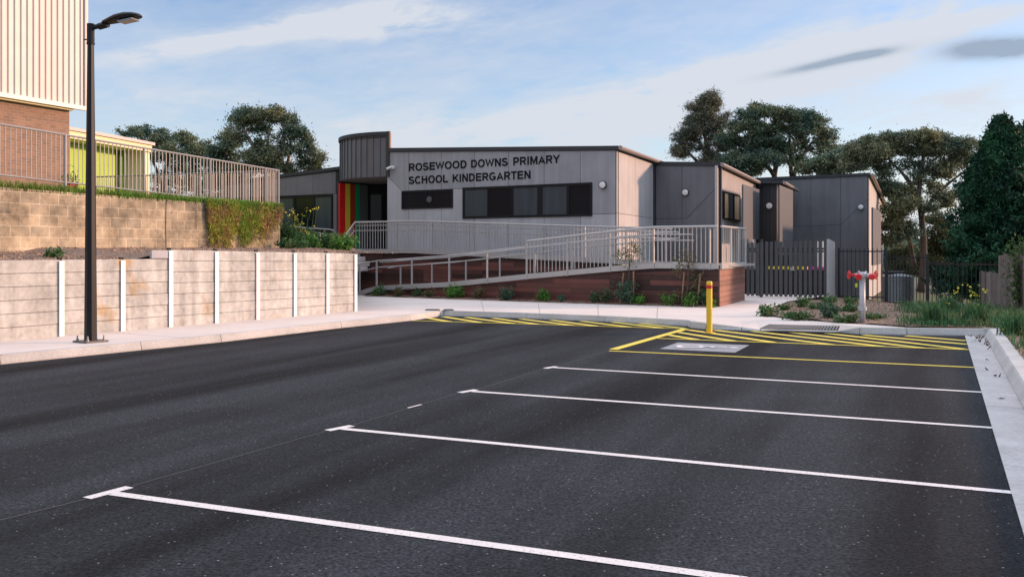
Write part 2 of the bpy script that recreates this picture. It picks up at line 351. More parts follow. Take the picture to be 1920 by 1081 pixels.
# kerb line at road level, from the near left round to the near right
KL = [Vector((-13.6, .5, 0)), g(0, 683), g(265, 656), g(415, 641), g(640, 614.5), g(770, 601), g(826, 592.5)]
KF = [g(832, 592), g(987, 597), g(1133, 603), g(1289, 611.5)]
KB = [g(1293, 614.5), g(1323, 617.5), g(1390, 619)]
KG = [g(1390, 619), g(1425, 620), g(1568, 622.5), g(1611, 626.5)]
KR = [g(1611, 626.5), g(1700, 628), g(1847, 629.8)]
rdir = Vector((-.4163, -.9092, 0)); KC = KR[-1]
KE = [KC.copy(), KC+rdir*26]
def offs(pts, d):
    out = []
    for i, p in enumerate(pts):
        a = (pts[i]-pts[i-1]).normalized() if i else None; b = (pts[i+1]-pts[i]).normalized() if i < len(pts)-1 else None
        a = a or b; b = b or a; t = (a+b); n = Vector((-t.y, t.x, 0)).normalized(); k = 1/max(.6, n.dot(Vector((-a.y, a.x, 0)))); out.append(p+n*d*k)
    return out
ALLK = KL+KF+KB+KG[1:]+KR[1:]
BACK = offs(ALLK, .16)
HGT = [.13]*len(KL)+[.13]*len(KF)+[.13, .13, .06]+[.02, .02, .13]+[.13, .13]
# asphalt sheet
rp = [KE[1]+Vector((0, -3, 0))]
road_poly = [Vector((-30, -12, 0))]+[Vector((-22, -2, 0))]+[p+Vector((0, .02, 0)) for p in ALLK]+[KE[1], Vector((KE[1].x, -12, 0))]
road = patch('road', [(p.x, p.y) for p in road_poly], lambda x, y: 0., M_asph)
# kerbs
def kerb(pts, back, hs, seg=2.3, face=.03, gap=.012):
    mb = MB()
    fr = [p+(b-p).normalized()*face for p, b in zip(pts, back)]
    for i in range(len(pts)-1):
        ln = (pts[i+1]-pts[i]).length; k = max(1, round(ln/seg))
        for j in range(k):
            t0 = j/k+(gap/ln if j or i else 0); t1 = (j+1)/k
            def q(arr, t, z): p = arr[i].lerp(arr[i+1], t); return Vector((p.x, p.y, z))
            h0 = hs[i]+(hs[i+1]-hs[i])*t0; h1 = hs[i]+(hs[i+1]-hs[i])*t1
            A = [q(pts, t0, -.05), q(pts, t0, h0*.2), q(fr, t0, h0), q(back, t0, h0), q(back, t0, -.05)]
            B = [q(pts, t1, -.05), q(pts, t1, h1*.2), q(fr, t1, h1), q(back, t1, h1), q(back, t1, -.05)]
            mb.add(A+B, [(0, 1, 2, 3, 4)]+[(9, 8, 7, 6, 5)]+[(a, a+5, (a+1) % 5+5, (a+1) % 5) for a in range(5)])
    return mb
kerb(ALLK, BACK, HGT).build('kerb', M_kerb, kind='structure')
# right-hand gutter and kerb
def along(p, t): return p+rdir*t
gm = MB(); t = 0
nrmr = Vector((.9092, -.4163, 0))
while t < 25:
    a = along(KC, t+.008); b = along(KC, t+2.9)
    A = [a-nrmr*.34+UP*-.04, a-nrmr*.34+UP*.010, a-nrmr*.0+UP*.004, a+UP*-.04]; B = [b-nrmr*.34+UP*-.04, b-nrmr*.34+UP*.010, b+UP*.004, b+UP*-.04]
    gm.add(A+B, [(0, 1, 2, 3), (7, 6, 5, 4)]+[(i, i+4, (i+1) % 4+4, (i+1) % 4) for i in range(4)]); t += 2.9
gm.build('gutter', M_gutter, kind='structure')
km = MB(); t = 0
while t < 25:
    a = along(KC, t+.012); b = along(KC, t+1.45)
    prof = [(0, -.05), (0, .02), (.06, .13), (.08, .15), (.24, .155), (.24, -.05)]
    A = [a+nrmr*x+UP*z for x, z in prof]; B = [b+nrmr*x+UP*z for x, z in prof]; k = len(prof)
    km.add(A+B, [tuple(range(k)), tuple(range(k, 2*k))[::-1]]+[(i, i+k, (i+1) % k+k, (i+1) % k) for i in range(k)]); t += 1.45
km.prism([KC+UP*-.05+nrmr*.001, BACK[-1]+UP*-.05+(BACK[-1]-BACK[-2]).normalized()*.004, BACK[-1]+UP*-.05+nrmr*.20, KC+nrmr*.24+UP*-.05+rdir*.01], UP*.19).build('kerb', M_kerb, kind='structure')

# key plan lines
RW0, RW1 = hz_(113, 15.9), hz_(664, 22.3)            # sleeper retaining wall
RWD = (RW1-RW0).normalized(); RWN = Vector((RWD.y, -RWD.x, 0))
def on_line(A, D, px):                                # plan intersection of a sight column with a line
    k = (px-960)/F; t = (A.x-k*A.y)/(k*D.y-D.x); return A+D*t
FD = Vector((.8533, -.5214, 0))                       # along the fronts, to the right
FN = Vector((-.5214, -.8533, 0))                      # out of the fronts
SN = Vector((.9092, -.4163, 0))                       # out of the sides
DK0 = hz_(690, 30.2); DK1 = hz_(1348, 24.1)
DKD = (DK1-DK0).normalized()
def dk(px, off=0.): return on_line(DK0, DKD, px)
DKN = Vector((DKD.y, -DKD.x, 0))
DK2 = on_line(DK1, REC, 1395)                         # back corner of the deck side
FENCE0 = hz_(1552, 27.9)
# path slab
pe = g(1700, 612, .13)
bed_edge = [g(1700, 613.5, .13), g(1630, 608, .13), g(1545, 603, .13), g(1470, 596.5, .13), g(1428, 590, .13), g(1445, 577, .13), g(1480, 564, .13)]
gate_r = hz_(1556, 28.1); gate_l = hz_(1392, 29.4)
# lift the apron out of the path: the notch follows the dipped kerb
i0 = len(KL)+len(KF)+1
ap_front = BACK[i0+0:i0+5]
ap_h = HGT[i0+0:i0+5]
ap_back = [p+Vector(v) for p, v in zip(ap_front[1:-1], ((.10, .62, 0), (.06, .58, 0), (-.05, .42, 0)))]
path_poly = BACK[:i0+1]+ap_back+BACK[i0+4:-1]+bed_edge+[hz_(1556, 30), hz_(1392, 31)]+[hz_(1380, 28.), hz_(1000, 29), hz_(690, 32), hz_(640, 31)]+[RW1+REC*.3-RWN*.4, RW0-RWN*.4-RWD*16]
patch('path', [(p.x, p.y) for p in path_poly], lambda x, y: .13, M_path)
apm = MB()
fr = [Vector((p.x, p.y, h)) for p, h in zip(ap_front, ap_h)]; bk = [Vector((p.x, p.y, .13)) for p in ap_back]
apm.add(fr+bk, [(0, 1, 5), (1, 2, 6, 5), (2, 3, 7, 6), (3, 4, 7)])
apm.build('path_apron', M_path, kind='structure')
# path joints
jm = MB()
def jline(a, b, w=.012): jm.ribbon([a, b], w, .1335)
for t in np.arange(1.5, 19, 2.4):
    p = RW0-RWD*4+RWD*t*1.25; jline(p+RWN*.12, p+RWN*2.3 if p.y < 17 else p+RWN*3.2)
for px in (905, 1010, 1120, 1230):
    a = on_line(BACK[len(KL)], (BACK[len(KL)+3]-BACK[len(KL)]).normalized(), px); jline(a+Vector((.03, .05, 0)), dk(px+28)+DKN*.9)
jm.build('path_joint', mat('joint_dark', (.30, .27, .25), .95), kind='structure')  # joint lines in one flat darker tone

# ------------------------------------------------------------------ painted markings (parts of the road)
def mark(name, mb, m, label=None):
    o = mb.build(name, m); o.parent = road
    if label: o['label'] = label
ZM = .004
TD = (g(890, 731)-g(225, 918)).normalized()
def bay(cx0, cy0, cx1, cy1, sx_, sy_, ex, ey, w):
    a = g(cx0, cy0); b = g(cx1, cy1); d = (b-a).normalized(); n = Vector((d.y, -d.x, 0)); mb = MB().ribbon([a, b], w, ZM)
    e = g(ex, ey); s = g(sx_, sy_); dd = (e-s).normalized(); 
    # start the stem on the cap's edge
    num = (a-s).dot(n)+w/2; s2 = s+dd*(num/dd.dot(n)+.002)
    mb.ribbon([s2, e], w, ZM); mark('bay_line', mb, M_lineW)
bay(163, 934, 243, 913, 205, 924, 1400, 1087, .085)
bay(614, 807, 660, 798, 635, 803, 1918, 925, .085)
bay(862, 736, 893, 730.5, 878, 733, 1878, 803, .085)
bay(1022, 690.5, 1043, 687, 1032, 688.5, 1848, 735.5, .085)
mb = MB().ribbon([g(1142, 657.5), g(1834, 689)], .085, ZM); mark('bay_line', mb, M_lineY, 'thin yellow line along the near edge of the accessible bay')
mb = MB().ribbon([g(1150, 656), g(1286, 617)], .15, ZM*3); mark('bay_line', mb, M_lineY, 'wide yellow diagonal line at the mouth of the accessible bay')
mb = MB().ribbon([g(1232, 634.5), g(1820, 656)], .085, ZM*2); mark('hatch_border', mb, M_lineY)
mb = MB().ribbon([g(772, 601.2), g(925, 605.6), g(1284, 616.6)], .085, ZM*2); mark('hatch_border', mb, M_lineY)
HS = [((1248, 627), (1306, 636.5)), ((1266.5, 622), (1375, 639)), ((1289, 618), (1450, 641.5)), ((1340, 618.8), (1560, 646)), ((1411, 620.8), (1655, 649.5)), ((1481, 622.6), (1731, 652.4)), ((1549, 624.5), (1808, 654.3)), ((1619, 628), (1814, 645.4)), ((1698, 629.3), (1812, 638.6))]
for a, b in HS: mark('hatch_stripe', MB().ribbon([g(*a), g(*b)], .16, ZM), M_lineY)
HL = [((802, 596), (843, 602.9)), ((831, 593.5), (900, 604.3)), ((873, 594.6), (962, 606.3)), ((924.5, 596.2), (1006, 607.6)), ((976, 597.8), (1073, 609.8)), ((1033, 600.0), (1117, 611)), ((1090, 602), (1180, 613)), ((1149.5, 604.2), (1240, 614.6)), ((1200, 606.6), (1284, 615.4))]
for a, b in HL: mark('hatch_stripe', MB().ribbon([g(*a), g(*b)], .16, ZM), M_lineY)
# accessible symbol pad
pc = [g(1237, 654), g(1271, 642), g(1405, 647), g(1378, 661)]
pad = MB().quad(*[p+UP*ZM for p in (pc[0], pc[3], pc[2], pc[1])]); mark('symbol_pad', pad, M_pad)
o_ = (pc[0]+pc[1])/2; uy = ((pc[2]+pc[3])/2-o_); Lp = uy.length; uy.normalize(); ux = Vector((uy.y, -uy.x, 0)); 
def sp_(u, v): return o_+ux*(u*Lp*.62)+uy*(v*Lp)
sm = MB()
arc = [sp_(-.02+.27*math.cos(t), .33+.2*math.sin(t)) for t in np.linspace(R(150), R(372), 22)]
sm.ribbon(arc, .09, ZM*2)
sm.ribbon([sp_(-.10, .78), sp_(-.06, .46), sp_(.20, .45), sp_(.34, .20), sp_(.44, .23)], .10, ZM*3)
sm.ribbon([sp_(-.07, .62), sp_(.16, .61)], .07, ZM*4)
hd = [sp_(-.12, .875)+Vector((math.cos(t), math.sin(t), 0))*.075+UP*ZM*2 for t in np.linspace(0, 2*math.pi, 14)[:-1]]
sm.add(hd, [tuple(range(len(hd)))])
mark('accessible_symbol', sm, M_lineW)
mark('chalk_line', MB().ribbon([g(-60, 990), g(160, 936)], .012, ZM).ribbon([g(248, 911), g(612, 808)], .010, ZM).ribbon([g(664, 796), g(860, 737)], .010, ZM).ribbon([g(896, 730), g(1020, 691)], .010, ZM).ribbon([g(1046, 686), g(1140, 658)], .010, ZM), mat('faint_chalk', (.075, .077, .082), .9))
mark('chalk_dash', MB().ribbon([g(765, 765.5), g(790, 759)], .03, ZM*2), M_lineW)

# ------------------------------------------------------------------ retaining wall of concrete sleepers
rwc = RW0.copy(); rwc.z = .13
rw = empty('sleeper_retaining_wall', rwc, 'low retaining wall of stacked concrete sleepers between white steel posts beside the footpath', 'retaining wall')
ppx = [-25, 113, 228, 318, 404, 481, 551, 612, 664.5]
ppos = [on_line(RW0, RWD, p) for p in ppx]
first = RW0-RWD*3.9
ppos = [RW0-RWD*2.5, ppos[0]*1.0] + ppos[1:]
ppos[1] = RW0-RWD*1.26
tops = [1.43, 1.43, 1.43, 1.43, 1.60, 1.58, 1.56, 1.545, 1.53, 1.51]
for i, (p, tp) in enumerate(zip(ppos, tops)):
    mb = MB(); w = .09
    mb.box(p+RWN*.045+UP*(.1+tp-.02)/2, RWD, RWN, UP, w/2, .006, (tp-.12)/2)        # flange
    mb.box(p-RWN*.01+UP*(.1+tp-.02)/2, RWD, RWN, UP, .006, .05, (tp-.12)/2)
    po = mb.build('post', M_post, rw)
    MB().box(p-RWN*.02+UP*(tp+.012), RWD, RWN, UP, .03, .03, .025).build('post_cap', M_dark, po)
for i in range(len(ppos)-1):
    a, b = ppos[i], ppos[i+1]; n = 6 if i < 4 else 7
    ta = (1.43 if i < 4 else tops[i]); tb = (1.43 if i < 4 else tops[i+1])
    for k in range(n):
        za0 = .12+(ta-.12)*k/n+.003; za1 = .12+(ta-.12)*(k+1)/n-.003; zb0 = .12+(tb-.12)*k/n+.003; zb1 = .12+(tb-.12)*(k+1)/n-.003
        d = (b-a).normalized(); A = a+d*.01; B = b-d*.01; j = random.uniform(-.004, .004)
        mb = MB(); f0 = RWN*(.02+j); b0 = -RWN*.06; c = .006
        prof = lambda P, z0, z1: [P+b0+UP*z0, P+f0-RWN*c+UP*z0, P+f0+UP*(z0+c), P+f0+UP*(z1-c), P+f0-RWN*c+UP*z1, P+b0+UP*z1]
        pa = prof(A, za0, za1); pb = prof(B, zb0, zb1)
        mb.add(pa+pb, [tuple(range(6)), tuple(range(6, 12))[::-1]]+[(q, q+6, (q+1) % 6+6, (q+1) % 6) for q in range(6)])
        mb.build('sleeper', M_sleeper, rw)
# little return where the wall steps up
MB().box(ppos[4]-RWN*.0-RWD*.22+UP*1.515, RWD, RWN, UP, .20, .03, .075).build('step_sleeper', mat('step_concrete', (.42, .42, .44), .9, var=.2), rw)
# backing so that joints read dark
MB().add([ppos[0]-RWN*.075+UP*.1, ppos[4]-RWN*.075+UP*.1, ppos[4]-RWN*.075+UP*1.40, ppos[0]-RWN*.075+UP*1.40], [(0, 1, 2, 3)]).add([ppos[4]-RWN*.075+UP*.1, ppos[-1]-RWN*.075+UP*.1, ppos[-1]-RWN*.075+UP*1.48, ppos[4]-RWN*.075+UP*1.54], [(0, 1, 2, 3)]).build('backing', M_dark, rw)
# end return of the retaining wall
e0 = ppos[-1]; 
MB().box(e0-RWD*.06-RWN*1.6+UP*.8, RWN, RWD, UP, 1.5, .04, .69).build('return_wall', M_sleeper, rw)

# ------------------------------------------------------------------ terraces
BW0, BW1 = hz_(0, 18.8), hz_(525, 26.8); BWD = (BW1-BW0).normalized(); BWN = Vector((BWD.y, -BWD.x, 0))
def terr_h(x, y):
    p = Vector((x, y, 0)); d = -(p-RW0).dot(RWN); s = (p-RW0).dot(RWD)
    h0 = 1.40 if s < (ppos[4]-RW0).dot(RWD)-.5 else 1.50
    return min(1.62, h0+max(0, d)*.045)+.02*math.sin(x*3.1)*math.sin(y*2.3)
t1 = [ppos[0]-RWD*8-RWN*.07, ppos[-1]-RWN*.07, hz_(668, 24.5), hz_(664, 28), hz_(662, 31.6), hz_(655, 36.6), hz_(640, 36.2), hz_(400, 39.8), BW0+(-RWN)*1-BWD*12]
patch('garden_bed', [(p.x, p.y) for p in t1], terr_h, M_mulch, step=.35, noise=.018)
def bankside(px): return on_line(BW0-BWN*.25, BWD, px)
t2 = [BW0-BWD*12-BWN*.02, BW1-BWN*.02, BW1-BWN*.3, hz_(505, 30), hz_(430, 38), hz_(400, 60), Vector((-60, 60, 0)), Vector((-60, 10, 0))]
patch('grass_bank', [(p.x, p.y) for p in t2], lambda x, y: 2.86, M_grassg)
sdm = MB(); pts = t2[1:6]
for a, b in zip(pts[1:], pts[2:]): sdm.quad(Vector((a.x, a.y, 1.)), Vector((b.x, b.y, 1.)), Vector((b.x, b.y, 2.86)), Vector((a.x, a.y, 2.86)))
sdm.build('bank_side', M_mulch, kind='structure')
# block wall
bwl = empty('block_wall', BW0+UP*1.4, 'weathered tan concrete block retaining wall behind the mulch bed, under the steel fence', 'block wall')
a = BW0-BWD*12
zt = lambda s: 3.0-.205*max(0, min(1, s))**1.3
nseg = 12; mb = MB(); P = [a.lerp(BW1, i/nseg) for i in range(nseg+1)]
fr_ = [p+UP*1.3 for p in P]; tp_ = [p+UP*(2.96-.17*(i/nseg)) for i, p in enumerate(P)]
tb_ = [p-BWN*.22 for p in tp_]; bb_ = [p-BWN*.22 for p in fr_]
for i in range(nseg):
    mb.quad(fr_[i], fr_[i+1], tp_[i+1], tp_[i]); mb.quad(tp_[i], tp_[i+1], tb_[i+1], tb_[i]); mb.quad(tb_[i], tb_[i+1], bb_[i+1], bb_[i])
mb.quad(fr_[-1], bb_[-1], tb_[-1], tp_[-1])
mb.build('blockwork', M_block, bwl)
cr = [at(311, y, 1)*1 for y in (0,)]
cj = on_line(BW0, BWD, 311); pts = [cj+BWN*.004+BWD*random.uniform(-.012, .012)+UP*z for z in np.linspace(1.55, 2.86, 9)]
MB().tube(pts, .009, 4).build('crack', M_dark, bwl)

# ------------------------------------------------------------------ steel fence on the bank
FA, FB = hz_(122, 20.5), hz_(522, 27.1); FDv = (FB-FA).normalized()
def fence_panel(par, A, B, zb, zt_, sp=.115, r=.011, rr=.024, m=M_galv):
    n = max(2, int((B-A).length/sp)); mb = MB()
    for i in range(1, n):
        t = i/n; p = A.lerp(B, t); mb.tube([p+UP*(zb[0]+(zb[1]-zb[0])*t), p+UP*(zt_[0]+(zt_[1]-zt_[0])*t)], r, 5, False)
    mb.build('baluster_panel', m, par)
    MB().tube([A+UP*zt_[0], B+UP*zt_[1]], rr, 8).build('top_rail', m, par); MB().tube([A+UP*zb[0], B+UP*zb[1]], rr*.8, 8).build('bottom_rail', m, par)
fz = FA+UP*2.9
fn = empty('steel_fence', fz, 'long galvanised steel balustrade fence on top of the block wall', 'fence')
posts = [on_line(FA, FDv, p) for p in (-300, -52, 122, 270, 394, 497.5, 522)]
sAll = (FB-FA).length
zT = lambda p: 4.12-.22*((p-FA).dot(FDv)/sAll); zB = lambda p: 3.08-.23*((p-FA).dot(FDv)/sAll)
for p in posts: MB().tube([p+UP*2.75, p+UP*(zT(p)+.02)], .034, 10).build('post', M_galv, fn)
for a_, b_ in zip(posts, posts[1:]): fence_panel(fn, a_, b_, (zB(a_), zB(b_)), (zT(a_), zT(b_)))
fn2 = empty('steel_fence', FB+UP*2.9, 'far return run of galvanised balustrade fence behind the main run, in front of the trees', 'fence')
q = [FB-FDv*.02+Vector((-.06, .1, 0)), hz_(455, 28.6), hz_(365, 30.4), hz_(273, 32.2), hz_(180, 34)]
zq = [3.9, 3.98, 4.08, 4.16, 4.25]
for p, z in zip(q[1:], zq[1:]): MB().tube([p+UP*2.75, p+UP*z], .03, 8).build('post', M_galv, fn2)
for i in range(4): fence_panel(fn2, q[i], q[i+1], (zq[i]-1.05, zq[i+1]-1.05), (zq[i], zq[i+1]), .13)

# ------------------------------------------------------------------ brick hall at left
BH = hz_(130, 28.); hall = empty('brick_hall', BH+UP*2.86, 'tall brown brick hall with cream ribbed metal upper cladding', 'building')
b0 = BH-REC*18
MB().prism([BH+UP*2.8, b0+UP*2.8, b0-SN*12+UP*2.8, BH-SN*12+UP*2.8], UP*3.3).build('brick_wall', M_brick, hall)
mb = MB(); CA = BH+REC*.35+SN*.22; per = .2; n = 95; lst = []
for i in range(n):
    s = i*per
    for ds, o in ((0, 0), (.06, 0), (.09, .04), (.15, .04), (.18, 0)): lst.append(CA-REC*(s+ds)+SN*o)
for a_, b_ in zip(lst, lst[1:]): mb.quad(a_+UP*5.90, b_+UP*5.90, b_+UP*14, a_+UP*14)
mb.build('ribbed_cladding', M_clad, hall)
MB().prism([CA-SN*.02+UP*5.95, CA-REC*18.8-SN*.02+UP*5.95, CA-REC*18.8-SN*12.+UP*5.95, CA-SN*12.+UP*5.95], UP*8.05).build('upper_wall', M_clad, hall)
MB().bar(CA+SN*.03+UP*5.86+REC*.03, CA-REC*18.8+SN*.03+UP*5.86, .12, .12).build('base_flashing', mat('white_flashing', (.75, .70, .64), .5), hall)
MB().bar(CA+SN*.03+UP*5.86+REC*.02, CA+SN*.03+UP*14+REC*.02, .10, .10).build('corner_flashing', M_clad, hall)
MB().bar(BH+SN*.12+UP*5.78, b0+SN*.12+UP*5.78, .16, .05).build('eave_trim', M_yellowtrim, hall)

# ------------------------------------------------------------------ green shelter building
GS = hz_(285, 38.5); G0 = hz_(100, 33.3)
gd = (GS-G0).normalized(); gn = Vector((gd.y, -gd.x, 0)); shed = empty('green_classroom', GS+UP*2.86, 'low lime green classroom with cream fascia behind the steel fence', 'building')
wl0 = G0-gn*.9-gd*1; wl1 = GS-gn*.9
mid = on_line(wl0, gd, 216); mid2 = on_line(wl0, gd, 224)
MB().prism([wl0+UP*2.8, mid+UP*2.8, mid-gn*5+UP*2.8, wl0-gn*5+UP*2.8], UP*2.9).build('wall', M_limewall, shed)
MB().prism([mid2+gd*.02+UP*2.8, wl1-gd*.5+UP*2.8, wl1-gd*.5-gn*4.9+UP*2.8, mid2+gd*.02-gn*4.9+UP*2.8], UP*2.9).build('wall', M_limedark, shed)
MB().prism([mid+gd*.01-gn*.1+UP*2.8, mid2-gn*.1+UP*2.8, mid2-gn*4+UP*2.8, mid-gn*4+gd*.01+UP*2.8], UP*2.88).build('door', M_dark, shed)  # solid dark fill paints the shade inside the doorway
MB().prism([wl1-gd*.48+UP*2.8, wl1+gn*.80+UP*2.8-gd*.02, wl1+gn*.8-gd*.3+UP*2.8, wl1-gd*.48+gn*.02+UP*2.8], UP*2.88).build('end_wall', M_yellowtrim, shed)
MB().prism([G0-gd*1+UP*5.70, GS+UP*5.62, GS-gn*5.5+UP*5.62, G0-gd*1-gn*5.5+UP*5.70], UP*.27).build('fascia', M_yellowtrim, shed)
MB().prism([G0-gd*1.1+gn*.08+UP*5.98, GS+gn*.08+gd*.1+UP*5.90, GS+gd*.1-gn*5.6+UP*5.90, G0-gd*1.1-gn*5.6+UP*5.98], UP*.12).build('roof', M_roofm, shed)

# ------------------------------------------------------------------ kindergarten
VA = hz_(726, 33.66); VB = hz_(1155, 29.0); VC = on_line(VB, REC, 1226); FDm = (VB-VA).normalized(); FNm = Vector((FDm.y, -FDm.x, 0))
VE = on_line(VC, FDm, 1346); VF = on_line(VE, REC, 1419)
kg = empty('kindergarten', Vector((VA.x, VA.y, 1.2)), 'single storey grey panelled kindergarten with large dark lettering and a curved entry canopy', 'building')
class Pl:                                            # a vertical wall plane
    def __init__(s, A, B): s.A = Vector((A.x, A.y, 0)); s.B = Vector((B.x, B.y, 0)); s.D = (s.B-s.A).normalized(); s.N = Vector((s.D.y, -s.D.x, 0)); s.L = (s.B-s.A).length
    def s_(s, px): return (on_line(s.A, s.D, px)-s.A).dot(s.D)
    def dep(s, px): return on_line(s.A, s.D, px).y
    def z_(s, px, py): return CH-(py-HY)/F*s.dep(px)
    def P(s, t, z, o=0.): return s.A+s.D*t+s.N*o+UP*z
def prismpl(mb, pl, poly, o0, o1): return mb.prism([pl.P(t, z, o0) for t, z in poly], pl.N*(o1-o0))
def inset(poly, d):
    n = len(poly); out = []
    ar = sum(poly[i][0]*poly[(i+1) % n][1]-poly[(i+1) % n][0]*poly[i][1] for i in range(n)); sg = 1 if ar > 0 else -1
    for i in range(n):
        p0, p1, p2 = Vector(poly[i-1]), Vector(poly[i]), Vector(poly[(i+1) % n]); a_ = (p1-p0).normalized(); b_ = (p2-p1).normalized()
        n1 = Vector((-a_.y, a_.x))*sg; n2 = Vector((-b_.y, b_.x))*sg; m_ = (n1+n2)
        if m_.length < 1e-4: out.append(tuple(p1+n1*d)); continue
        m_.normalize(); out.append(tuple(p1+m_*d/max(.4, m_.dot(n1))))
    return out
def panels(pl, polys, m, par=None, gap=.007, px=True, name='wall_panel'):
    mb = MB()
    for poly in polys:
        pp = [(pl.s_(x), z) for x, z in poly] if px else poly
        prismpl(mb, pl, inset(pp, gap), .002, .014)
    return mb.build(name, m, par or kg)
def window(pl, px0, px1, z0, z1, panes, depth=.045, fw=.055):
    s0, s1 = pl.s_(px0), pl.s_(px1); mb = MB()
    prismpl(mb, pl, [(s0, z0), (s1, z0), (s1, z0+fw), (s0, z0+fw)], .003, depth); prismpl(mb, pl, [(s0, z1-fw), (s1, z1-fw), (s1, z1), (s0, z1)], .003, depth)
    prismpl(mb, pl, [(s0, z0+fw), (s0+fw, z0+fw), (s0+fw, z1-fw), (s0, z1-fw)], .003, depth); prismpl(mb, pl, [(s1-fw, z0+fw), (s1, z0+fw), (s1, z1-fw), (s1-fw, z1-fw)], .003, depth)
    xs = [s0+fw]+[pl.s_(p[0]) for p in panes[1:]]+[s1-fw]
    for x, p in zip(xs[1:-1], panes[1:]): w = p[2] if len(p) > 2 else .03; prismpl(mb, pl, [(x-w, z0+fw), (x+w, z0+fw), (x+w, z1-fw), (x-w, z1-fw)], .003, depth-.004)
    win = mb.build('window', M_frame, kg)
    for i, p in enumerate(panes):
        q = MB(); prismpl(q, pl, [(xs[i], z0+fw), (xs[i+1], z0+fw), (xs[i+1], z1-fw), (xs[i], z1-fw)], .015, .022); q.build('pane', p[1], win)
    return win
# main front
P1 = Pl(VA, VB); rt = lambda px: 5.12-(5.12-4.68)*(P1.s_(px)/P1.L)
mb = MB(); prismpl(mb, P1, [(0, .2), (P1.L, .2), (P1.L, 4.70), (0, 5.14)], -.2, 0); mb.build('wall', M_joint, kg)
J = [726.5, 767, 828, 890, 954, 1020.5, 1088.5, 1154.6]; F0 = .9
zs = P1.z_(727, 329.5)
panels(P1, [[(J[0], zs), (754, 3.69), (J[1], 3.69), (J[1], rt(J[1])), (J[0], rt(J[0]))], [(J[1], 3.69), (J[2], 3.69), (J[2], rt(J[2])), (J[1], rt(J[1]))], [(J[2], 3.69), (J[3], 3.69), (J[3], rt(J[3])), (J[2], rt(J[2]))]]
       + [[(J[i], 2.72), (J[i+1], 2.72), (J[i+1], rt(J[i+1])), (J[i], rt(J[i]))] for i in (3, 4, 5, 6)], M_panel)
panels(P1, [[(J[0], F0), (J[1], F0), (J[1], 3.69), (754, 3.69), (J[0], zs)], [(J[1], F0), (J[2], F0), (J[2], 3.69), (J[1], 3.69)], [(J[2], F0), (J[3], F0), (J[3], 3.69), (J[2], 3.69)]]
       + [[(J[i], F0), (J[i+1], F0), (J[i+1], 2.72), (J[i], 2.72)] for i in (3, 4, 5, 6)], M_panell)
window(P1, 754, 850, 3.04, 3.68, [(754, M_glass), (801, M_glass, .015)])
MB().tube([P1.P(P1.s_(806), 3.36, .024), P1.P(P1.s_(806), 3.36, .05)], .11, 16).tube([P1.P(P1.s_(806), 3.36, .05), P1.P(P1.s_(806), 3.36, .06)], .045, 12).build('exhaust_vent', mat('vent_grey', (.08, .085, .09), .5), kg)
window(P1, 868.5, 1111, 2.66, 3.72, [(868, M_blind), (916, M_glass), (962, M_blind), (1013, M_blind, .09), (1066, M_glass, .05)], .05, .075)
for px, py in ((1131.5, 347),):
    c = P1.P(P1.s_(px), P1.z_(px, py), .0)
    l_ = MB().tube([c+P1.N*.014, c+P1.N*.07], .125, 24).build('wall_light', M_fascia, kg); MB().tube([c+P1.N*.07, c+P1.N*.10, c+P1.N*.115], [.105, .10, .06], 24).build('diffuser', M_lamp, l_)
# camera on the wall
c = P1.P(P1.s_(737), P1.z_(737, 313.5), .014)
cm = MB().box(c+P1.N*.03, P1.D, P1.N, UP, .09, .03, .05).build('security_camera', M_lamp, kg)
MB().tube([c+P1.N*.06-P1.D*.03, c+P1.N*.20-P1.D*.12-UP*.07], .045, 10).build('camera_head', M_lamp, cm); MB().tube([c+P1.N*.06+P1.D*.05, c+P1.N*.18+P1.D*.14-UP*.05], .04, 10).build('camera_head', M_lamp, cm)
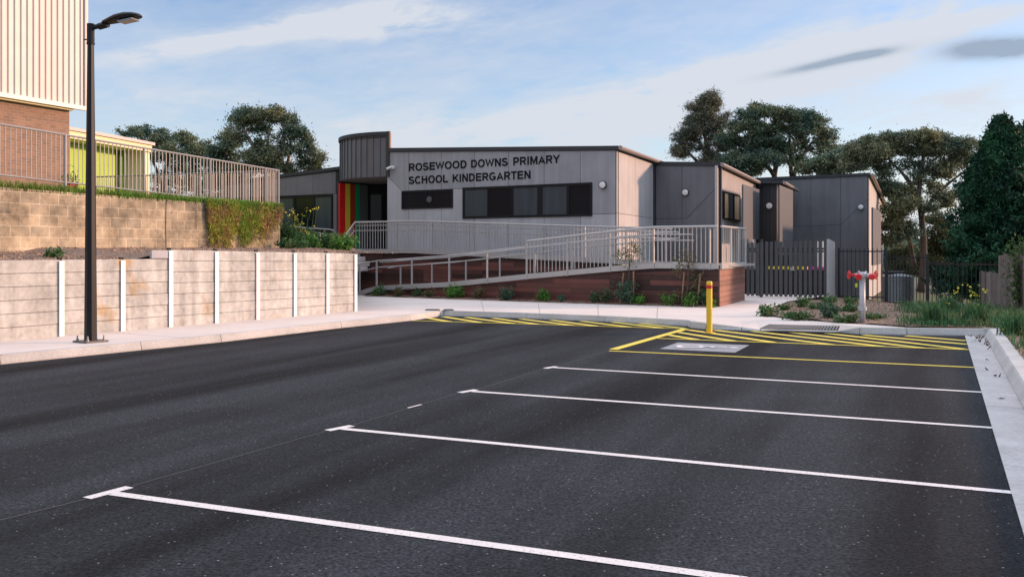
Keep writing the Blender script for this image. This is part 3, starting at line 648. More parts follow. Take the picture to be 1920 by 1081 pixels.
# lettering
def arc_(cx, cy, rx, ry, a0_, a1_, n=14): return [(cx+rx*math.cos(R(a0_+(a1_-a0_)*i/n)), cy+ry*math.sin(R(a0_+(a1_-a0_)*i/n))) for i in range(n+1)]
h_ = .098                                             # half stroke, in cap heights
GLY = {'I': (.39, [[(.195, 0), (.195, 1)]]), 'L': (.85, [[(.16, 1), (.16, h_), (.80, h_)]]), 'E': (.93, [[(.87, 1-h_), (.17, 1-h_), (.17, h_), (.89, h_)], [(.25, .52), (.83, .52)]]),
 'H': (1.0, [[(.17, 0), (.17, 1)], [(.83, 0), (.83, 1)], [(.25, .53), (.75, .53)]]), 'T': (.85, [[(.03, 1-h_), (.82, 1-h_)], [(.425, 0), (.425, 1-h_*2)]]),
 'N': (1.0, [[(.17, 0), (.17, 1)], [(.83, 0), (.83, 1)], [(.20, .96), (.80, .04)]]), 'M': (1.16, [[(.17, 0), (.17, 1)], [(.99, 0), (.99, 1)], [(.21, .97), (.58, .06), (.95, .97)]]),
 'W': (1.31, [[(.09, 1), (.37, .03), (.655, .97), (.94, .03), (1.22, 1)]]), 'A': (1.0, [[(.09, 0), (.50, .98), (.91, 0)], [(.26, .30), (.74, .30)]]),
 'Y': (.93, [[(.08, 1), (.465, .42), (.85, 1)], [(.465, 0), (.465, .40)]]), 'K': (1.0, [[(.17, 0), (.17, 1)], [(.88, 1), (.24, .40)], [(.44, .55), (.92, 0)]]),
 'O': (1.09, [arc_(.545, .5, .41, .43, 0, 360, 28)]), 'C': (1.0, [arc_(.53, .5, .40, .43, 48, 322, 22)]), 'G': (1.09, [arc_(.55, .5, .42, .43, 50, 325, 22)+[(.90, .42), (.58, .42)]]),
 'D': (1.0, [[(.17, h_), (.17, 1-h_), (.46, 1-h_)]+arc_(.46, .5, .38, .415, 90, -90, 14)+[(.17, h_)]]), 'P': (.93, [[(.17, 0), (.17, 1-h_), (.55, 1-h_)]+arc_(.55, .67, .25, .245, 90, -90, 10)+[(.25, .425)]]),
 'R': (1.0, [[(.17, 0), (.17, 1-h_), (.58, 1-h_)]+arc_(.58, .69, .25, .225, 90, -90, 10)+[(.25, .465)], [(.52, .46), (.88, 0)]]),
 'S': (.93, [arc_(.46, .715, .31, .20, 20, 180, 10)+arc_(.46, .70, .31, .18, 190, 262, 6)+arc_(.47, .285, .34, .20, 82, -90, 12)+arc_(.47, .285, .35, .20, -100, -172, 6)])}
def word(txt, px0, px1, zb, cap=.268):
    adv = [GLY[c][0]+.045 for c in txt]; tw = sum(adv)-.12; s0, s1 = P1.s_(px0), P1.s_(px1); kx = (s1-s0)/tw; x = -.06
    for c, a_ in zip(txt, adv):
        mb = MB(); e = 0
        for st in GLY[c][1]:
            e += .0006; pts = [Vector((p[0], p[1])) for p in st]; closed = (pts[0]-pts[-1]).length < 1e-3; Lf = []; Rt = []
            for i, p in enumerate(pts):
                d1 = (pts[i]-pts[i-1]) if i else ((pts[0]-pts[-2]) if closed else None); d2 = (pts[i+1]-pts[i]) if i < len(pts)-1 else ((pts[1]-pts[0]) if closed else None)
                d1 = d1 or d2; d2 = d2 or d1; d1 = d1.normalized(); d2 = d2.normalized(); t_ = (d1+d2).normalized(); nn_ = Vector((-t_.y, t_.x)); k_ = h_/max(.35, nn_.dot(Vector((-d1.y, d1.x))))
                Lf.append(p+nn_*k_); Rt.append(p-nn_*k_)
            W3 = lambda q, o: P1.P(s0+(x+min(max(q.x, -.1), 2))*kx, zb+max(0, min(1, q.y))*cap, o)
            for i in range(len(pts)-1):
                F4 = [W3(q, .030+e) for q in (Rt[i], Rt[i+1], Lf[i+1], Lf[i])]; B4 = [W3(q, .016) for q in (Rt[i], Rt[i+1], Lf[i+1], Lf[i])]
                mb.add(F4+B4, [(0, 1, 2, 3), (0, 4, 5, 1), (2, 6, 7, 3)]+([(3, 7, 4, 0)] if i == 0 and not closed else [])+([(1, 5, 6, 2)] if i == len(pts)-2 and not closed else []))
        mb.build('sign_letter', M_letter, kg); x += a_
for w_ in (('ROSEWOOD', 767.5, 876), ('DOWNS', 884, 953), ('PRIMARY', 963, 1050)): word(*w_, 4.385)
for w_ in (('SCHOOL', 767.5, 841), ('KINDERGARTEN', 849.5, 996)): word(*w_, 3.925)
# side of the main block
P2 = Pl(VB, VC)
mb = MB(); prismpl(mb, P2, [(.09, .2), (P2.L, .2), (P2.L, 4.64), (.09, 4.70)], -.2, 0); mb.build('wall', M_joint, kg)
panels(P2, [[(1155.4, 2.74), (1190, 2.72), (1190, 4.66), (1155.4, 4.68)], [(1190, 2.72), (1224, 2.70), (1224, 4.62), (1190, 4.66)], [(1155.4, F0), (1190, F0), (1190, 2.72), (1155.4, 2.74)], [(1190, F0), (1224, F0), (1224, 2.70), (1190, 2.72)]], M_side)
# second block, front and side
P3 = Pl(VC, VE)
mb = MB(); prismpl(mb, P3, [(0, .2), (P3.L, .2), (P3.L, 4.45), (0, 4.60)], -.2, 0); mb.build('wall', M_joint, kg)
zj = P3.z_(1279, 409.5); zd = P3.z_(1341, 354)
t3 = lambda px: 4.58-.15*(P3.s_(px)/P3.L)
panels(P3, [[(1230, zj), (1279, zj), (1279, t3(1279)), (1230, t3(1230))], [(1279, zj), (1288, zj), (1341, zd), (1341, t3(1341)), (1279, t3(1279))]], M_paneld)
panels(P3, [[(1230, F0), (1279, F0), (1279, zj), (1230, zj)], [(1279, F0), (1341, F0), (1341, zd), (1288, zj), (1279, zj)]], M_paneld)
c = P3.P(P3.s_(1286), P3.z_(1286, 361), 0)
l_ = MB().tube([c+P3.N*.014, c+P3.N*.07], .125, 24).build('wall_light', M_fascia, kg); MB().tube([c+P3.N*.07, c+P3.N*.10, c+P3.N*.115], [.105, .10, .06], 24).build('diffuser', M_lamp, l_)
MB().tube([P3.P(P3.s_(1227.5), .9, .06), P3.P(P3.s_(1227.5), 4.55, .06)], .045, 10).build('downpipe', M_fascia, kg)
MB().box(P3.P(P3.s_(1344), 2.7, .03), P3.D, P3.N, UP, .05, .03, 1.75).build('corner_trim', mat('pale_trim', (.5, .45, .42), .6), kg)
P4 = Pl(VE, VF)
mb = MB(); prismpl(mb, P4, [(.09, -.3), (P4.L, -.3), (P4.L, 4.30), (.09, 4.45)], -.2, 0); mb.build('wall', M_joint, kg)
t4 = lambda px: 4.43-.15*(P4.s_(px)/P4.L)
panels(P4, [[(1347, 3.69), (1392, 3.69), (1392, t4(1392)), (1347, t4(1347))], [(1392, 3.69), (1417, 3.69), (1417, t4(1417)), (1392, t4(1392))]], mat('bronze_grey_panel', (.30, .28, .28), .75, var=.12, streak=.2), name='wall_panel')
panels(P4, [[(1347, -.2), (1392, -.2), (1392, 3.69), (1347, 3.69)], [(1392, -.2), (1417, -.2), (1417, 3.69), (1392, 3.69)]], M_side)
window(P4, 1351, 1386, 2.66, 3.64, [(1351, M_glass), (1356.5, M_curt), (1365, M_glass), (1375, M_curt)], .05, .05)
MB().tube([P4.P(.12, .9, .07), P4.P(.12, 4.45, .07)], .045, 10).build('downpipe', M_fascia, kg); MB().tube([P4.P(P4.L-.1, .0, .1), P4.P(P4.L-.1, 4.3, .1)], .05, 10).build('downpipe', M_fascia, kg)
# batten screens standing off the walls
def screen(pl, px0, px1, z0, z1, off, m):
    s0, s1 = pl.s_(px0), pl.s_(px1); n = int((s1-s0)/.12); mb = MB(); w = (s1-s0)/n
    for i in range(n): prismpl(mb, pl, [(s0+i*w, z0), (s0+i*w+w*.7, z0), (s0+i*w+w*.7, z1), (s0+i*w, z1)], off-.03, off)
    prismpl(mb, pl, [(s0, z0+.02), (s1-.02, z0+.02), (s1-.02, z1-.02), (s0, z1-.02)], off-.06, off-.032)
    return mb.build('batten_screen', m, kg)
M_scr = mat('screen_batten', (.105, .11, .125), .6, var=.08)
# screens: drawn on planes set out from the walls
P4o = Pl(VE+SN*.7, VF+SN*.7)
screen(P4o, 1394, 1424, 1.98, 3.85, .0, M_scr)
# entry block between the second and third blocks
VG = on_line(VF, FDm, 1456); P5 = Pl(VF-FDm*.3, VG)
mb = MB(); prismpl(mb, P5, [(0, -.5), (P5.L, -.5), (P5.L, 4.30), (0, 4.36)], -.15, 0)
for i in range(int(P5.L/.14)): prismpl(mb, P5, [(i*.14+.01, -.5), (i*.14+.12, -.5), (i*.14+.12, 4.28), (i*.14+.01, 4.28)], 0.001, .02)
mb.build('ribbed_wall', M_fascia, kg)
c = P5.P(P5.s_(1443.5), P5.z_(1443.5, 386), .02); l_ = MB().tube([c, c+P5.N*.05], .14, 20).build('wall_light', M_fascia, kg); MB().tube([c+P5.N*.05, c+P5.N*.10, c+P5.N*.12], [.12, .12, .06], 20).build('diffuser', M_lamp, l_)
VH = on_line(VG, REC, 1480); P6 = Pl(VG, VH)
mb = MB(); prismpl(mb, P6, [(0, -.5), (P6.L, -.5), (P6.L, 4.2), (0, 4.30)], -.15, 0); mb.build('wall', M_fascia, kg)
MB().bar(P6.P(.03, -.4, .02), P6.P(.03, 4.25, .02), .05).build('corner_trim', mat('orange_trim', (.45, .28, .16), .6), kg)
P6o = Pl(VG+SN*.75, VH+SN*.75); screen(P6o, 1462, 1487, 1.4, 3.95, .0, M_scr)
# third block
VI = hz_(1628, 40.); VJ = on_line(VI, (VG-VF).normalized(), 1415); P7 = Pl(VJ, VI)
t7 = lambda px: P7.z_(px, 334+(323.5-334)*((px-1415)/(1628-1415)))-.14
mb = MB(); prismpl(mb, P7, [(0, -.6), (P7.L, -.6), (P7.L, t7(1628)), (0, t7(1415))], -.2, 0); mb.build('wall', M_joint, kg)
z1 = P7.z_(1500, 424); z2 = P7.z_(1576, 421); z3 = P7.z_(1627, 373)
panels(P7, [[(1416, z1), (1482, z1), (1482, t7(1482)), (1416, t7(1416))], [(1482, z1), (1520.5, z1), (1520.5, t7(1520)), (1482, t7(1482))], [(1520.5, z1), (1576, z2), (1576, t7(1576)), (1520.5, t7(1520))], [(1576, z2), (1627, z3), (1627, t7(1627)), (1576, t7(1576))]], M_paneld)
panels(P7, [[(1482, -.55), (1520.5, -.55), (1520.5, z1), (1482, z1)], [(1520.5, -.55), (1576, -.55), (1576, z2), (1520.5, z1)], [(1576, -.55), (1627, -.55), (1627, z3), (1576, z2)]], M_paneld)
VK = on_line(VI, REC, 1656.5); P8 = Pl(VI, VK); zk = P8.z_(1656, 387)
mb = MB(); prismpl(mb, P8, [(.09, -.6), (P8.L, -.6), (P8.L, zk), (.09, t7(1628))], -.2, 0); mb.build('wall', M_joint, kg)
panels(P8, [[(0.05, -.55), (P8.L*.35, -.55), (P8.L*.35, t7(1628)+(zk-t7(1628))*.35), (.05, t7(1628))], [(P8.L*.35, -.55), (P8.L-.05, -.55), (P8.L-.05, zk), (P8.L*.35, t7(1628)+(zk-t7(1628))*.35)]], M_side, px=False)
P8o = Pl(VI+SN*.5, VK+SN*.5); screen(P8o, 1637, 1652, 1.0, 3.2, 0, M_scr)
c = P7.P(P7.s_(1614.5), P7.z_(1614.5, 388.5), .014); l_ = MB().tube([c, c+P7.N*.05], .12, 16).build('wall_light', M_fascia, kg); MB().tube([c+P7.N*.05, c+P7.N*.1, c+P7.N*.12], [.11, .1, .05], 16).build('diffuser', M_lamp, l_)
# left wing
VL1 = hz_(635, 36.3); VL0 = on_line(VL1, FDm, 420); P0 = Pl(VL0, VL1)
t0 = lambda px: P0.z_(px, 341.5+(316-341.5)*((px-420)/(636-420)))-.1
mb = MB(); prismpl(mb, P0, [(0, 1.0), (P0.L, 1.0), (P0.L, t0(640)), (0, t0(420))], -.2, 0); mb.build('wall', M_joint, kg)
JJ = [421, 470, 500, 536.5, 587, 630]; zl = P0.z_(587, 365)
panels(P0, [[(JJ[i], zl), (JJ[i+1], zl), (JJ[i+1], t0(JJ[i+1])), (JJ[i], t0(JJ[i]))] for i in range(5)]+[[(624, 1.2), (632, 1.2), (632, zl), (624, zl)], [(421, 1.2), (436, 1.2), (436, zl), (421, zl)]], M_paneld)
window(P0, 437, 625, P0.z_(587, 431), zl-.02, [(437, M_blind), (470, M_glass), (500, M_blind), (553, M_glass, .07), (590, M_blind, .05)], .05, .08)
prismpl(mb := MB(), P0, [(.2, 1.45), (P0.L-.9, 1.45), (P0.L-.9, P0.z_(587, 432)), (.2, P0.z_(587, 432))], .004, .02); mb.build('base_panel', M_fascia, kg)
# roofs, slabs with charcoal fascias
def roof(poly, th=.13, nm='roof'):
    return MB().prism(poly, UP*th).build(nm, M_fascia, kg)
def zed(p, z): return Vector((p.x, p.y, z))
ov = FNm*.06
roof([zed(VA+ov-FDm*.02, 5.13), zed(VB+ov+SN*.10, 4.69), zed(VB+REC*9+SN*.10, 4.62), zed(VA+REC*9, 5.06)])
roof([zed(VC+FNm*.06+SN*.12, 4.56), zed(VE+FNm*.06+SN*.10, 4.43), zed(VF+SN*.10+REC*.1, 4.27), zed(VF-FDm*4, 4.45), zed(VC+REC*3, 4.5)])
roof([zed(VF+FNm*.2-FDm*.3, 4.33), zed(VG+FNm*.2+SN*.3, 4.27), zed(VH+SN*.3, 4.17), zed(VH-FDm*2.3, 4.25)])
roof([zed(VJ+FNm*.06-FDm*4, t7(1415)), zed(VI+FNm*.06+SN*.08, t7(1628)), zed(VK+SN*.08, zk), zed(VK-FDm*12, zk+.2)])
roof([zed(VL0+FNm*.06, t0(420)-.01), zed(VL1+FNm*.06+FDm*.8, t0(640)+.08), zed(VL1+REC*5+FDm*1.2, t0(640)), zed(VL0+REC*5, t0(420)-.1)])
M_gut = mat('gutter_metal', (.30, .25, .22), .4, metal=.2)
def gut(a_, b_, z0, z1): MB().tube([zed(a_+SN*.16, z0), zed(b_+SN*.16, z1)], .07, 8).build('roof_gutter', M_gut, kg)
gut(VB+FNm*.05, VC, 4.76, 4.70); gut(VE+FNm*.05, VF, 4.48, 4.32); gut(VG+FNm*.2+SN*.2, VH+SN*.2, 4.30, 4.2); gut(VI, VK, t7(1628)+.04, zk+.06)
MB().box(zed(VA+FDm*.6+REC*1.5, 5.22), FDm, REC, UP, .7, .12, .07).build('roof_flashing', M_gut, kg)
MB().box(P7.P(P7.s_(1455), 4.9, -6), P7.D, P7.N, UP, .35, .3, .25).build('roof_unit', M_lamp, kg)
# curved entry canopy
drum = MB(); n = 20; prof = [VA.copy()]; th = R(170); stp = 2.75*R(118)/n
for i in range(n):
    th -= R(118)/n; prof.append(prof[-1]+Vector((math.cos(th), math.sin(th), 0))*stp)
cc = VA-Vector((math.cos(R(80)), math.sin(R(80)), 0))*-2.75
zb, zt2 = 4.24, 5.74
c3 = Vector((cc.x, cc.y, 0))
for i in range(n):
    a_, b_ = prof[i], prof[i+1]; d = (b_-a_).normalized(); nn_ = Vector((d.y, -d.x, 0))
    if nn_.dot(a_-c3) < 0: nn_ = -nn_
    drum.quad(a_+UP*zb, b_+UP*zb, b_+UP*zt2, a_+UP*zt2)
    drum.box(zed(b_, (zb+zt2)/2)+nn_*.018, d, nn_, UP, .012, .02, (zt2-zb)/2)
dr = drum.build('entry_canopy', M_drum, kg)
MB().add([zed(p, zb+.002) for p in prof]+[zed(VA+REC*4.5-FDm*1.5, zb+.002), zed(VA+REC*4.5, zb+.002)], [tuple(range(len(prof)+2))]).build('soffit', mat('soffit_grey', (.22, .225, .24), .7), dr)
cap = MB()
for i in range(n):
    a_, b_ = prof[i], prof[i+1]; cap.bar(zed(a_+(a_-c3).normalized()*.03, zt2+.05), zed(b_+(b_-c3).normalized()*.03, zt2+.05), .10, .13)
cap.build('canopy_capping', M_fascia, dr)
MB().prism([zed(p, zt2-.1) for p in prof], UP*.04).build('canopy_top', M_fascia, dr)
MB().box(zed(VA+REC*.06+FDm*.08, (5.0+zt2+.1)/2), REC, FDm, UP, .06, .03, (zt2+.12-5.0)/2).build('canopy_end', mat('canopy_side', (.32, .24, .20), .6), dr)
MB().box(zed(VA+FDm*.06+FNm*.02, (zb+zt2)/2+.06), FDm, FNm, UP, .07, .04, (zt2-zb)/2+.06).build('canopy_edge', M_fascia, dr)
# entry recess: coloured posts, grey wall, door, green wall
e0_ = hz_(635, 35.9); e1_ = hz_(690, 37.2); PE = Pl(e0_, e1_)
mb = MB(); prismpl(mb, PE, [(0, 1.3), (PE.L, 1.3), (PE.L, 4.22), (0, 4.22)], -.12, 0); mb.build('wall', M_joint, kg)
cols = [(635, 645.6, (.80, .015, .02)), (646.2, 655, (.90, .60, .06)), (655.6, 664.6, (.42, .05, .02)), (665.2, 673, (.01, .40, .16)), (673.6, 688, (.13, .133, .145))]
for x0, x1, c_ in cols: mb = MB(); prismpl(mb, PE, [(PE.s_(x0), 1.4), (PE.s_(x1), 1.4), (PE.s_(x1), 4.16), (PE.s_(x0), 4.16)], .004, .05); mb.build('colour_panel', mat('panel_'+str(int(x0)), c_, .45), kg)
d0 = hz_(688, 37.3); d1 = VA+REC*4.6; PD = Pl(d0, d1)
mb = MB(); prismpl(mb, PD, [(-.3, 1.3), (PD.L+.3, 1.3), (PD.L+.3, 4.23), (-.3, 4.23)], -.1, 0); mb.build('entry_wall', M_frame, kg)
mb = MB(); prismpl(mb, PD, [(.15, 1.6), (1.15, 1.6), (1.15, 3.8), (.15, 3.8)], .002, .03); dd_ = mb.build('door', M_glass, kg)
MB().bar(PD.P(1.05, 2.4, .07), PD.P(1.05, 2.9, .07), .03).build('door_handle', M_galv, dd_)
PG = Pl(VA+REC*4.5-FDm*.02, VA+REC*.15-FDm*.02)
mb = MB(); prismpl(mb, PG, [(0, 1.3), (PG.L, 1.3), (PG.L, 4.2), (0, 4.2)], .0, .05); mb.build('green_wall', mat('leaf_green', (.10, .20, .02), .6), kg)
MB().prism([zed(VA+REC*4.7, 1.55), zed(VA-FDm*.0, 1.55), zed(hz_(660, 33), 1.55), zed(hz_(635, 36), 1.55), zed(hz_(688, 38.6), 1.55)], UP*.045).build('entry_floor', M_path, kg)

# ------------------------------------------------------------------ timber ramp
rmp = empty('access_ramp', dk(1348)+UP*.13, 'switchback access ramp clad in dark red timber boards with pale steel railings', 'ramp')
def zr(px):                                           # deck edge height on the front line
    pts = [(660, .18), (668, .20), (710, .418), (845, .59), (991, .873), (1145, 1.12), (1228, 1.225), (1348, 1.225)]
    for (a_, za), (b_, zb_) in zip(pts, pts[1:]):
        if px <= b_: return za+(zb_-za)*(px-a_)/(b_-a_)
    return pts[-1][1]
PF = Pl(DK0, DK1)
def clip(poly, f):
    out = []
    for i in range(len(poly)):
        a_, b_ = poly[i-1], poly[i]; fa, fb = f(a_), f(b_)
        if fa*fb < 0: t = fa/(fa-fb); out.append((a_[0]+(b_[0]-a_[0])*t, a_[1]+(b_[1]-a_[1])*t))
        if fb >= 0: out.append(b_)
    return out
def boards(pl, s0, s1, zbase, topf, n_rows, bh, par, gap=.006):
    mb = MB()
    for r in range(n_rows):
        z0 = zbase+r*bh; x = s0
        while x < s1-.05:
            ln = min(random.choice((1.2, 1.8, 2.4, 3.0)), s1-x)
            poly = [(x+.002, z0), (x+ln-.002, z0), (x+ln-.002, z0+bh-gap), (x+.002, z0+bh-gap)]
            # split so that the sloping top can clip it
            k = max(1, int(ln/.6))
            sa, sb = topf(x), topf(x+ln)
            pp = clip(poly, lambda p: sa+(sb-sa)*(p[0]-x)/ln-p[1])
            if len(pp) > 2: prismpl(mb, pl, pp, random.uniform(0, .0015), .020+random.uniform(0, .003))
            x += ln
    return mb.build('timber_cladding', M_timber, par)
def s2z(s): p = PF.P(s, 0); px = 960+F*p.x/p.y; return zr(px)-.15
boards(PF, PF.s_(700), PF.L, .10, s2z, 9, .138, rmp)
prismpl(mb := MB(), PF, [(PF.s_(700), .1), (PF.L-.01, .1), (PF.L-.01, 1.05), (PF.s_(1228), 1.05), (PF.s_(991), .70), (PF.s_(845), .42), (PF.s_(700), .22)], -.1, -.004); mb.build('frame', M_joint, rmp)
PS = Pl(DK1, DK2); M_timl = mat('side_timber', (.22, .10, .07), .6, island=.25, var=.2, vscale=3)
mb = MB()
for r in range(8): prismpl(mb, PS, [(.0, .10+r*.138), (PS.L, .10+r*.138), (PS.L, .10+r*.138+.131), (.0, .10+r*.138+.131)], 0, .022)
mb.build('side_cladding', M_timl, rmp)
prismpl(mb := MB(), PS, [(.02, .1), (PS.L-.02, .1), (PS.L-.02, 1.05), (.02, 1.05)], -.1, -.004); mb.build('frame', M_joint, rmp)
# back ramp line
BK0 = DK0-DKN*0+(-DKN)*2.25; PB = Pl(BK0-DKD*3, BK0+DKD*14)
sb0 = PB.s_(668); sb1 = PB.s_(780); sb2 = PB.s_(1262)
def zbk(s): return 1.60 if s < sb1 else 1.60+(1.225-1.60)*min(1, (s-sb1)/(sb2-sb1))
boards(PB, sb0, sb2, .10, lambda s: zbk(s)-.15, 11, .138, rmp)
prismpl(mb := MB(), PB, [(sb0, .1), (sb2, .1), (sb2, 1.05), (sb1, 1.42), (sb0, 1.42)], -.1, -.004); mb.build('frame', M_joint, rmp)
# decks
mb = MB()
def dkp(px, off, z): p = dk(px)-DKN*off; return Vector((p.x, p.y, z))
for a_, b_ in ((668, 710), (710, 845), (845, 991), (991, 1145), (1145, 1228), (1228, 1347)):
    A = [dkp(a_, .05, zr(a_)-.02), dkp(b_, .05, zr(b_)-.02), dkp(b_, 1.35 if b_ < 1229 else 3.2, zr(b_)-.02), dkp(a_, 1.35 if b_ < 1229 else 3.2, zr(a_)-.02)]
    mb.prism(A, UP*-.06)
mb.build('deck', mat('deck_grey', (.30, .29, .28), .85, var=.1), rmp)
A = [PB.P(sb0, 1.58, -.05), PB.P(sb1, 1.58, -.05), PB.P(sb1, 1.58, -1.5), PB.P(sb0, 1.58, -4.)]; B = [PB.P(sb1, 1.58, -.05), PB.P(sb2, 1.205, -.05), PB.P(sb2, 1.205, -1.5), PB.P(sb1, 1.58, -1.5)]
MB().prism(A, UP*-.06).prism(B, UP*-.06).build('deck', MATS['deck_grey'], rmp)
# edge channels
def chan(pts, h=.15, w=.05):
    mb = MB()
    for a_, b_ in zip(pts, pts[1:]): mb.prism([a_-UP*.0, b_-UP*.0, b_-UP*h, a_-UP*h], DKN*w)
    return mb
def pf(px, z=0., o=0.03): return PF.P(PF.s_(px), zr(px)+z, o)
chan([pf(p, .03) for p in (668, 710)]+[pf(p, .03) for p in (845, 991, 1145, 1228, 1348)], .15).build('edge_channel', M_rail, rmp)
chan([PB.P(sb0, 1.63, .03), PB.P(sb1, 1.63, .03), PB.P(sb2, 1.255, .03)], .15).build('edge_channel', M_rail, rmp)
MB().prism([PS.P(0, 1.255, .03), PS.P(PS.L, 1.255, .03), PS.P(PS.L, 1.10, .03), PS.P(0, 1.10, .03)], SN*.05).build('edge_channel', M_rail, rmp)
MB().prism([pf(664, -.15), pf(708, -.19), pf(708, -.34), pf(664, -.34)], -DKN*1.2).build('ramp_footing', M_kerb, rmp)
# front ramp railing
def post(p, h, w=.055, drop=.16):
    mb = MB().bar(p-UP*drop, p+UP*h, w, .035, up=DKD); return mb.build('railing_post', M_rail, rmp)
def rail(pts, r=.02, nm='handrail'): return MB().tube(pts, r, 8).build(nm, M_rail, rmp)
def bal(A, B, h0, h1, sp=.118, r=.009):
    n = max(2, int((B-A).length/sp)); mb = MB()
    for i in range(1, n): p = A.lerp(B, i/n); mb.bar(p+UP*h0, p+UP*h1, r*2)
    return mb.build('baluster_panel', M_rail, rmp)
front = [677, 709, 775, 845, 916, 990, 1066, 1146, 1228, 1333]
for px in front: post(pf(px, .03, .075), .90 if px > 980 else (.80 if px < 980 else .9))
rail([pf(665, .88, .06), pf(700, .85, .06)]+[pf(p, .83, .06) for p in (710, 845, 990)], .019)
rail([pf(665, .66, .0), pf(705, .63, .0)]+[pf(p, .62, .0) for p in (712, 845, 991, 1145, 1228, 1300)], .018)
rail([pf(p, .78, .0) for p in (712, 845, 991, 1145, 1228, 1300)], .018)
rail([pf(p, .98, .075) for p in (990, 1066, 1146, 1228, 1348)], .03, 'top_rail')
for a_, b_ in zip([990, 1066, 1146, 1228], [1066, 1146, 1228, 1333]): bal(pf(a_, 0, .075), pf(b_, 0, .075), .05, .97)
bal(pf(1333, 0, .075), pf(1348, 0, .075), .05, .97)
# inner rail of the front ramp
def pi_(px, z): return PF.P(PF.s_(px), zr(px)+z, -1.3)
for px in (700, 760, 825, 890, 958, 1030, 1105): post(pi_(px+4, -.02), .70, .05, .05)
rail([pi_(680, .92), pi_(700, .88)]+[pi_(p, .88) for p in (845, 991, 1145, 1230)], .018); rail([pi_(680, .72)]+[pi_(p, .68) for p in (700, 845, 991, 1145, 1230)], .018)
rail([pi_(1230, .88), pi_(1238, .86), pi_(1242, .78), pi_(1238, .70), pi_(1230, .68)], .018)
# side railing
ps = [PS.P(s, 1.25, .055) for s in (.02, PS.L*.36, PS.L*.68, PS.L-.03)]
for p in ps[1:]: post(p, .92)
rail([ps[0]+UP*.955, ps[-1]+UP*.955], .03, 'top_rail')
for a_, b_ in zip(ps, ps[1:]): bal(a_, b_, .03, .94, .22, .007)
# rails across the back of the landing
# back ramp railing
def pb(s, z, o=.075): return PB.P(s, zbk(s)+z, o)
bpx = [672, 747, 813, 882, 952, 1025, 1099, 1175, 1250]
bs = [PB.s_(p) for p in bpx]
for s in bs[1:]: post(pb(s, .03), .93)
sl = sb0
rail([pb(sl, .98), pb(sb1, .98), pb(sb2, .98)], .03, 'top_rail')
rail([pb(sl, .86, .02), pb(sb1, .86, .02), pb(sb2, .86, .02)], .017); rail([pb(sl, .68, .02), pb(sb1, .68, .02), pb(sb2, .68, .02)], .017)
for a_, b_ in zip(bs, bs[1:]): bal(pb(a_, 0), pb(b_, 0), .05, .96)
bal(pb(sl, 0), pb(bs[0], 0), .05, .96)
# wall side handrail of the back ramp
def pw(px, z): s = PB.s_(px); return PB.P(s, zbk(s)+z, -1.15)
rail([pw(768, .78), pw(764, .86), pw(768, .92), pw(792, .92), pw(1000, .90), pw(1240, .90)], .018); rail([pw(768, .78), pw(792, .74), pw(1000, .70), pw(1240, .70)], .018)
for px in (790, 855, 920, 990, 1060): post(pw(px, -.02), .74, .05, .05)
# entry stair rail going down to the left
st = empty('entry_stair', hz_(640, 31.2, 1.2), 'short entry stair with pale steel handrails beside the coloured panels', 'stair')
T0 = pb(sl, 0); T1 = at(636, 462, 31.2)
da = Vector((T1.x-T0.x, T1.y-T0.y, 0)); zd_ = -.78
def sr(t, z): p = T0+da*t; return Vector((p.x, p.y, 1.60+z+zd_*t))
MB().tube([sr(0, .98), sr(1.02, .98)], .026, 8).build('handrail', M_rail, st); MB().tube([sr(0, .70), sr(1.0, .70)], .018, 8).build('handrail', M_rail, st)
MB().prism([sr(0, .03), sr(1, .03), sr(1, -.13), sr(0, -.13)], DKN*.05).build('stringer', M_rail, st)
mb = MB()
for i in range(1, 8): mb.bar(sr(i/8, 0), sr(i/8, .97), .018)
mb.build('baluster_panel', M_rail, st)
mb = MB()
for i in range(4): c = T0+da*((i+.5)/4); mb.box(Vector((c.x, c.y, 1.45-.17*i))-DKN*.7, da.normalized(), DKN, UP, .17, .62, .08)
mb.build('steps', M_path, st)
# curved galvanised handrail in the garden in front of the wing
hr = empty('curved_handrail', hz_(600, 33.5, 1.6), 'looped galvanised handrail below the dark windows of the left wing', 'handrail')
MB().tube([at(530, 437, 33.5), at(543, 424, 33.5), at(580, 428, 33.5), at(618, 430, 33.5), at(626, 432, 33.5), at(628, 436, 33.5), at(625, 439, 33.5), at(615, 440, 33.5), at(590, 436, 33.5)], .028, 8).build('rail', M_galv, hr)
for px, py in ((545, 426), (608, 431)): MB().tube([at(px, py, 33.5), at(px, 468, 33.5)], .026, 8).build('post', M_galv, hr)

# ------------------------------------------------------------------ gate screen and end wall
gt = empty('paling_gate', hz_(1475, 28.6, .13), 'charcoal timber paling gate and screen at the end of the footpath', 'gate')
PGt = Pl(hz_(1390, 29.25), hz_(1553, 27.95)); n = 17
segs = [(0, 3), (3, 16)]
zg = .17
for i in range(18):
    s = PGt.L*(i+.15)/18; w = PGt.L/18*.64; off = .03 if i % 2 else .055
    if i == 3: w *= 1.25
    ztp = 1.80+.10*(i/17)+random.uniform(-.015, .03)
    mb = MB(); prismpl(mb, PGt, [(s, zg), (s+w, zg), (s+w, ztp), (s, ztp)], off-.02, off); mb.build('paling', M_gate, gt)
for z in (.55, 1.55, 1.63): MB().box(PGt.P(PGt.L/2, z, 0), PGt.D, PGt.N, UP, PGt.L/2, .02, .025).build('cross_rail', M_black, gt)
for s in (.02, PGt.L*.235, PGt.L-.03): MB().box(PGt.P(s, 1.0, -.02), PGt.D, PGt.N, UP, .04, .03, .93).build('gate_post', M_black, gt)
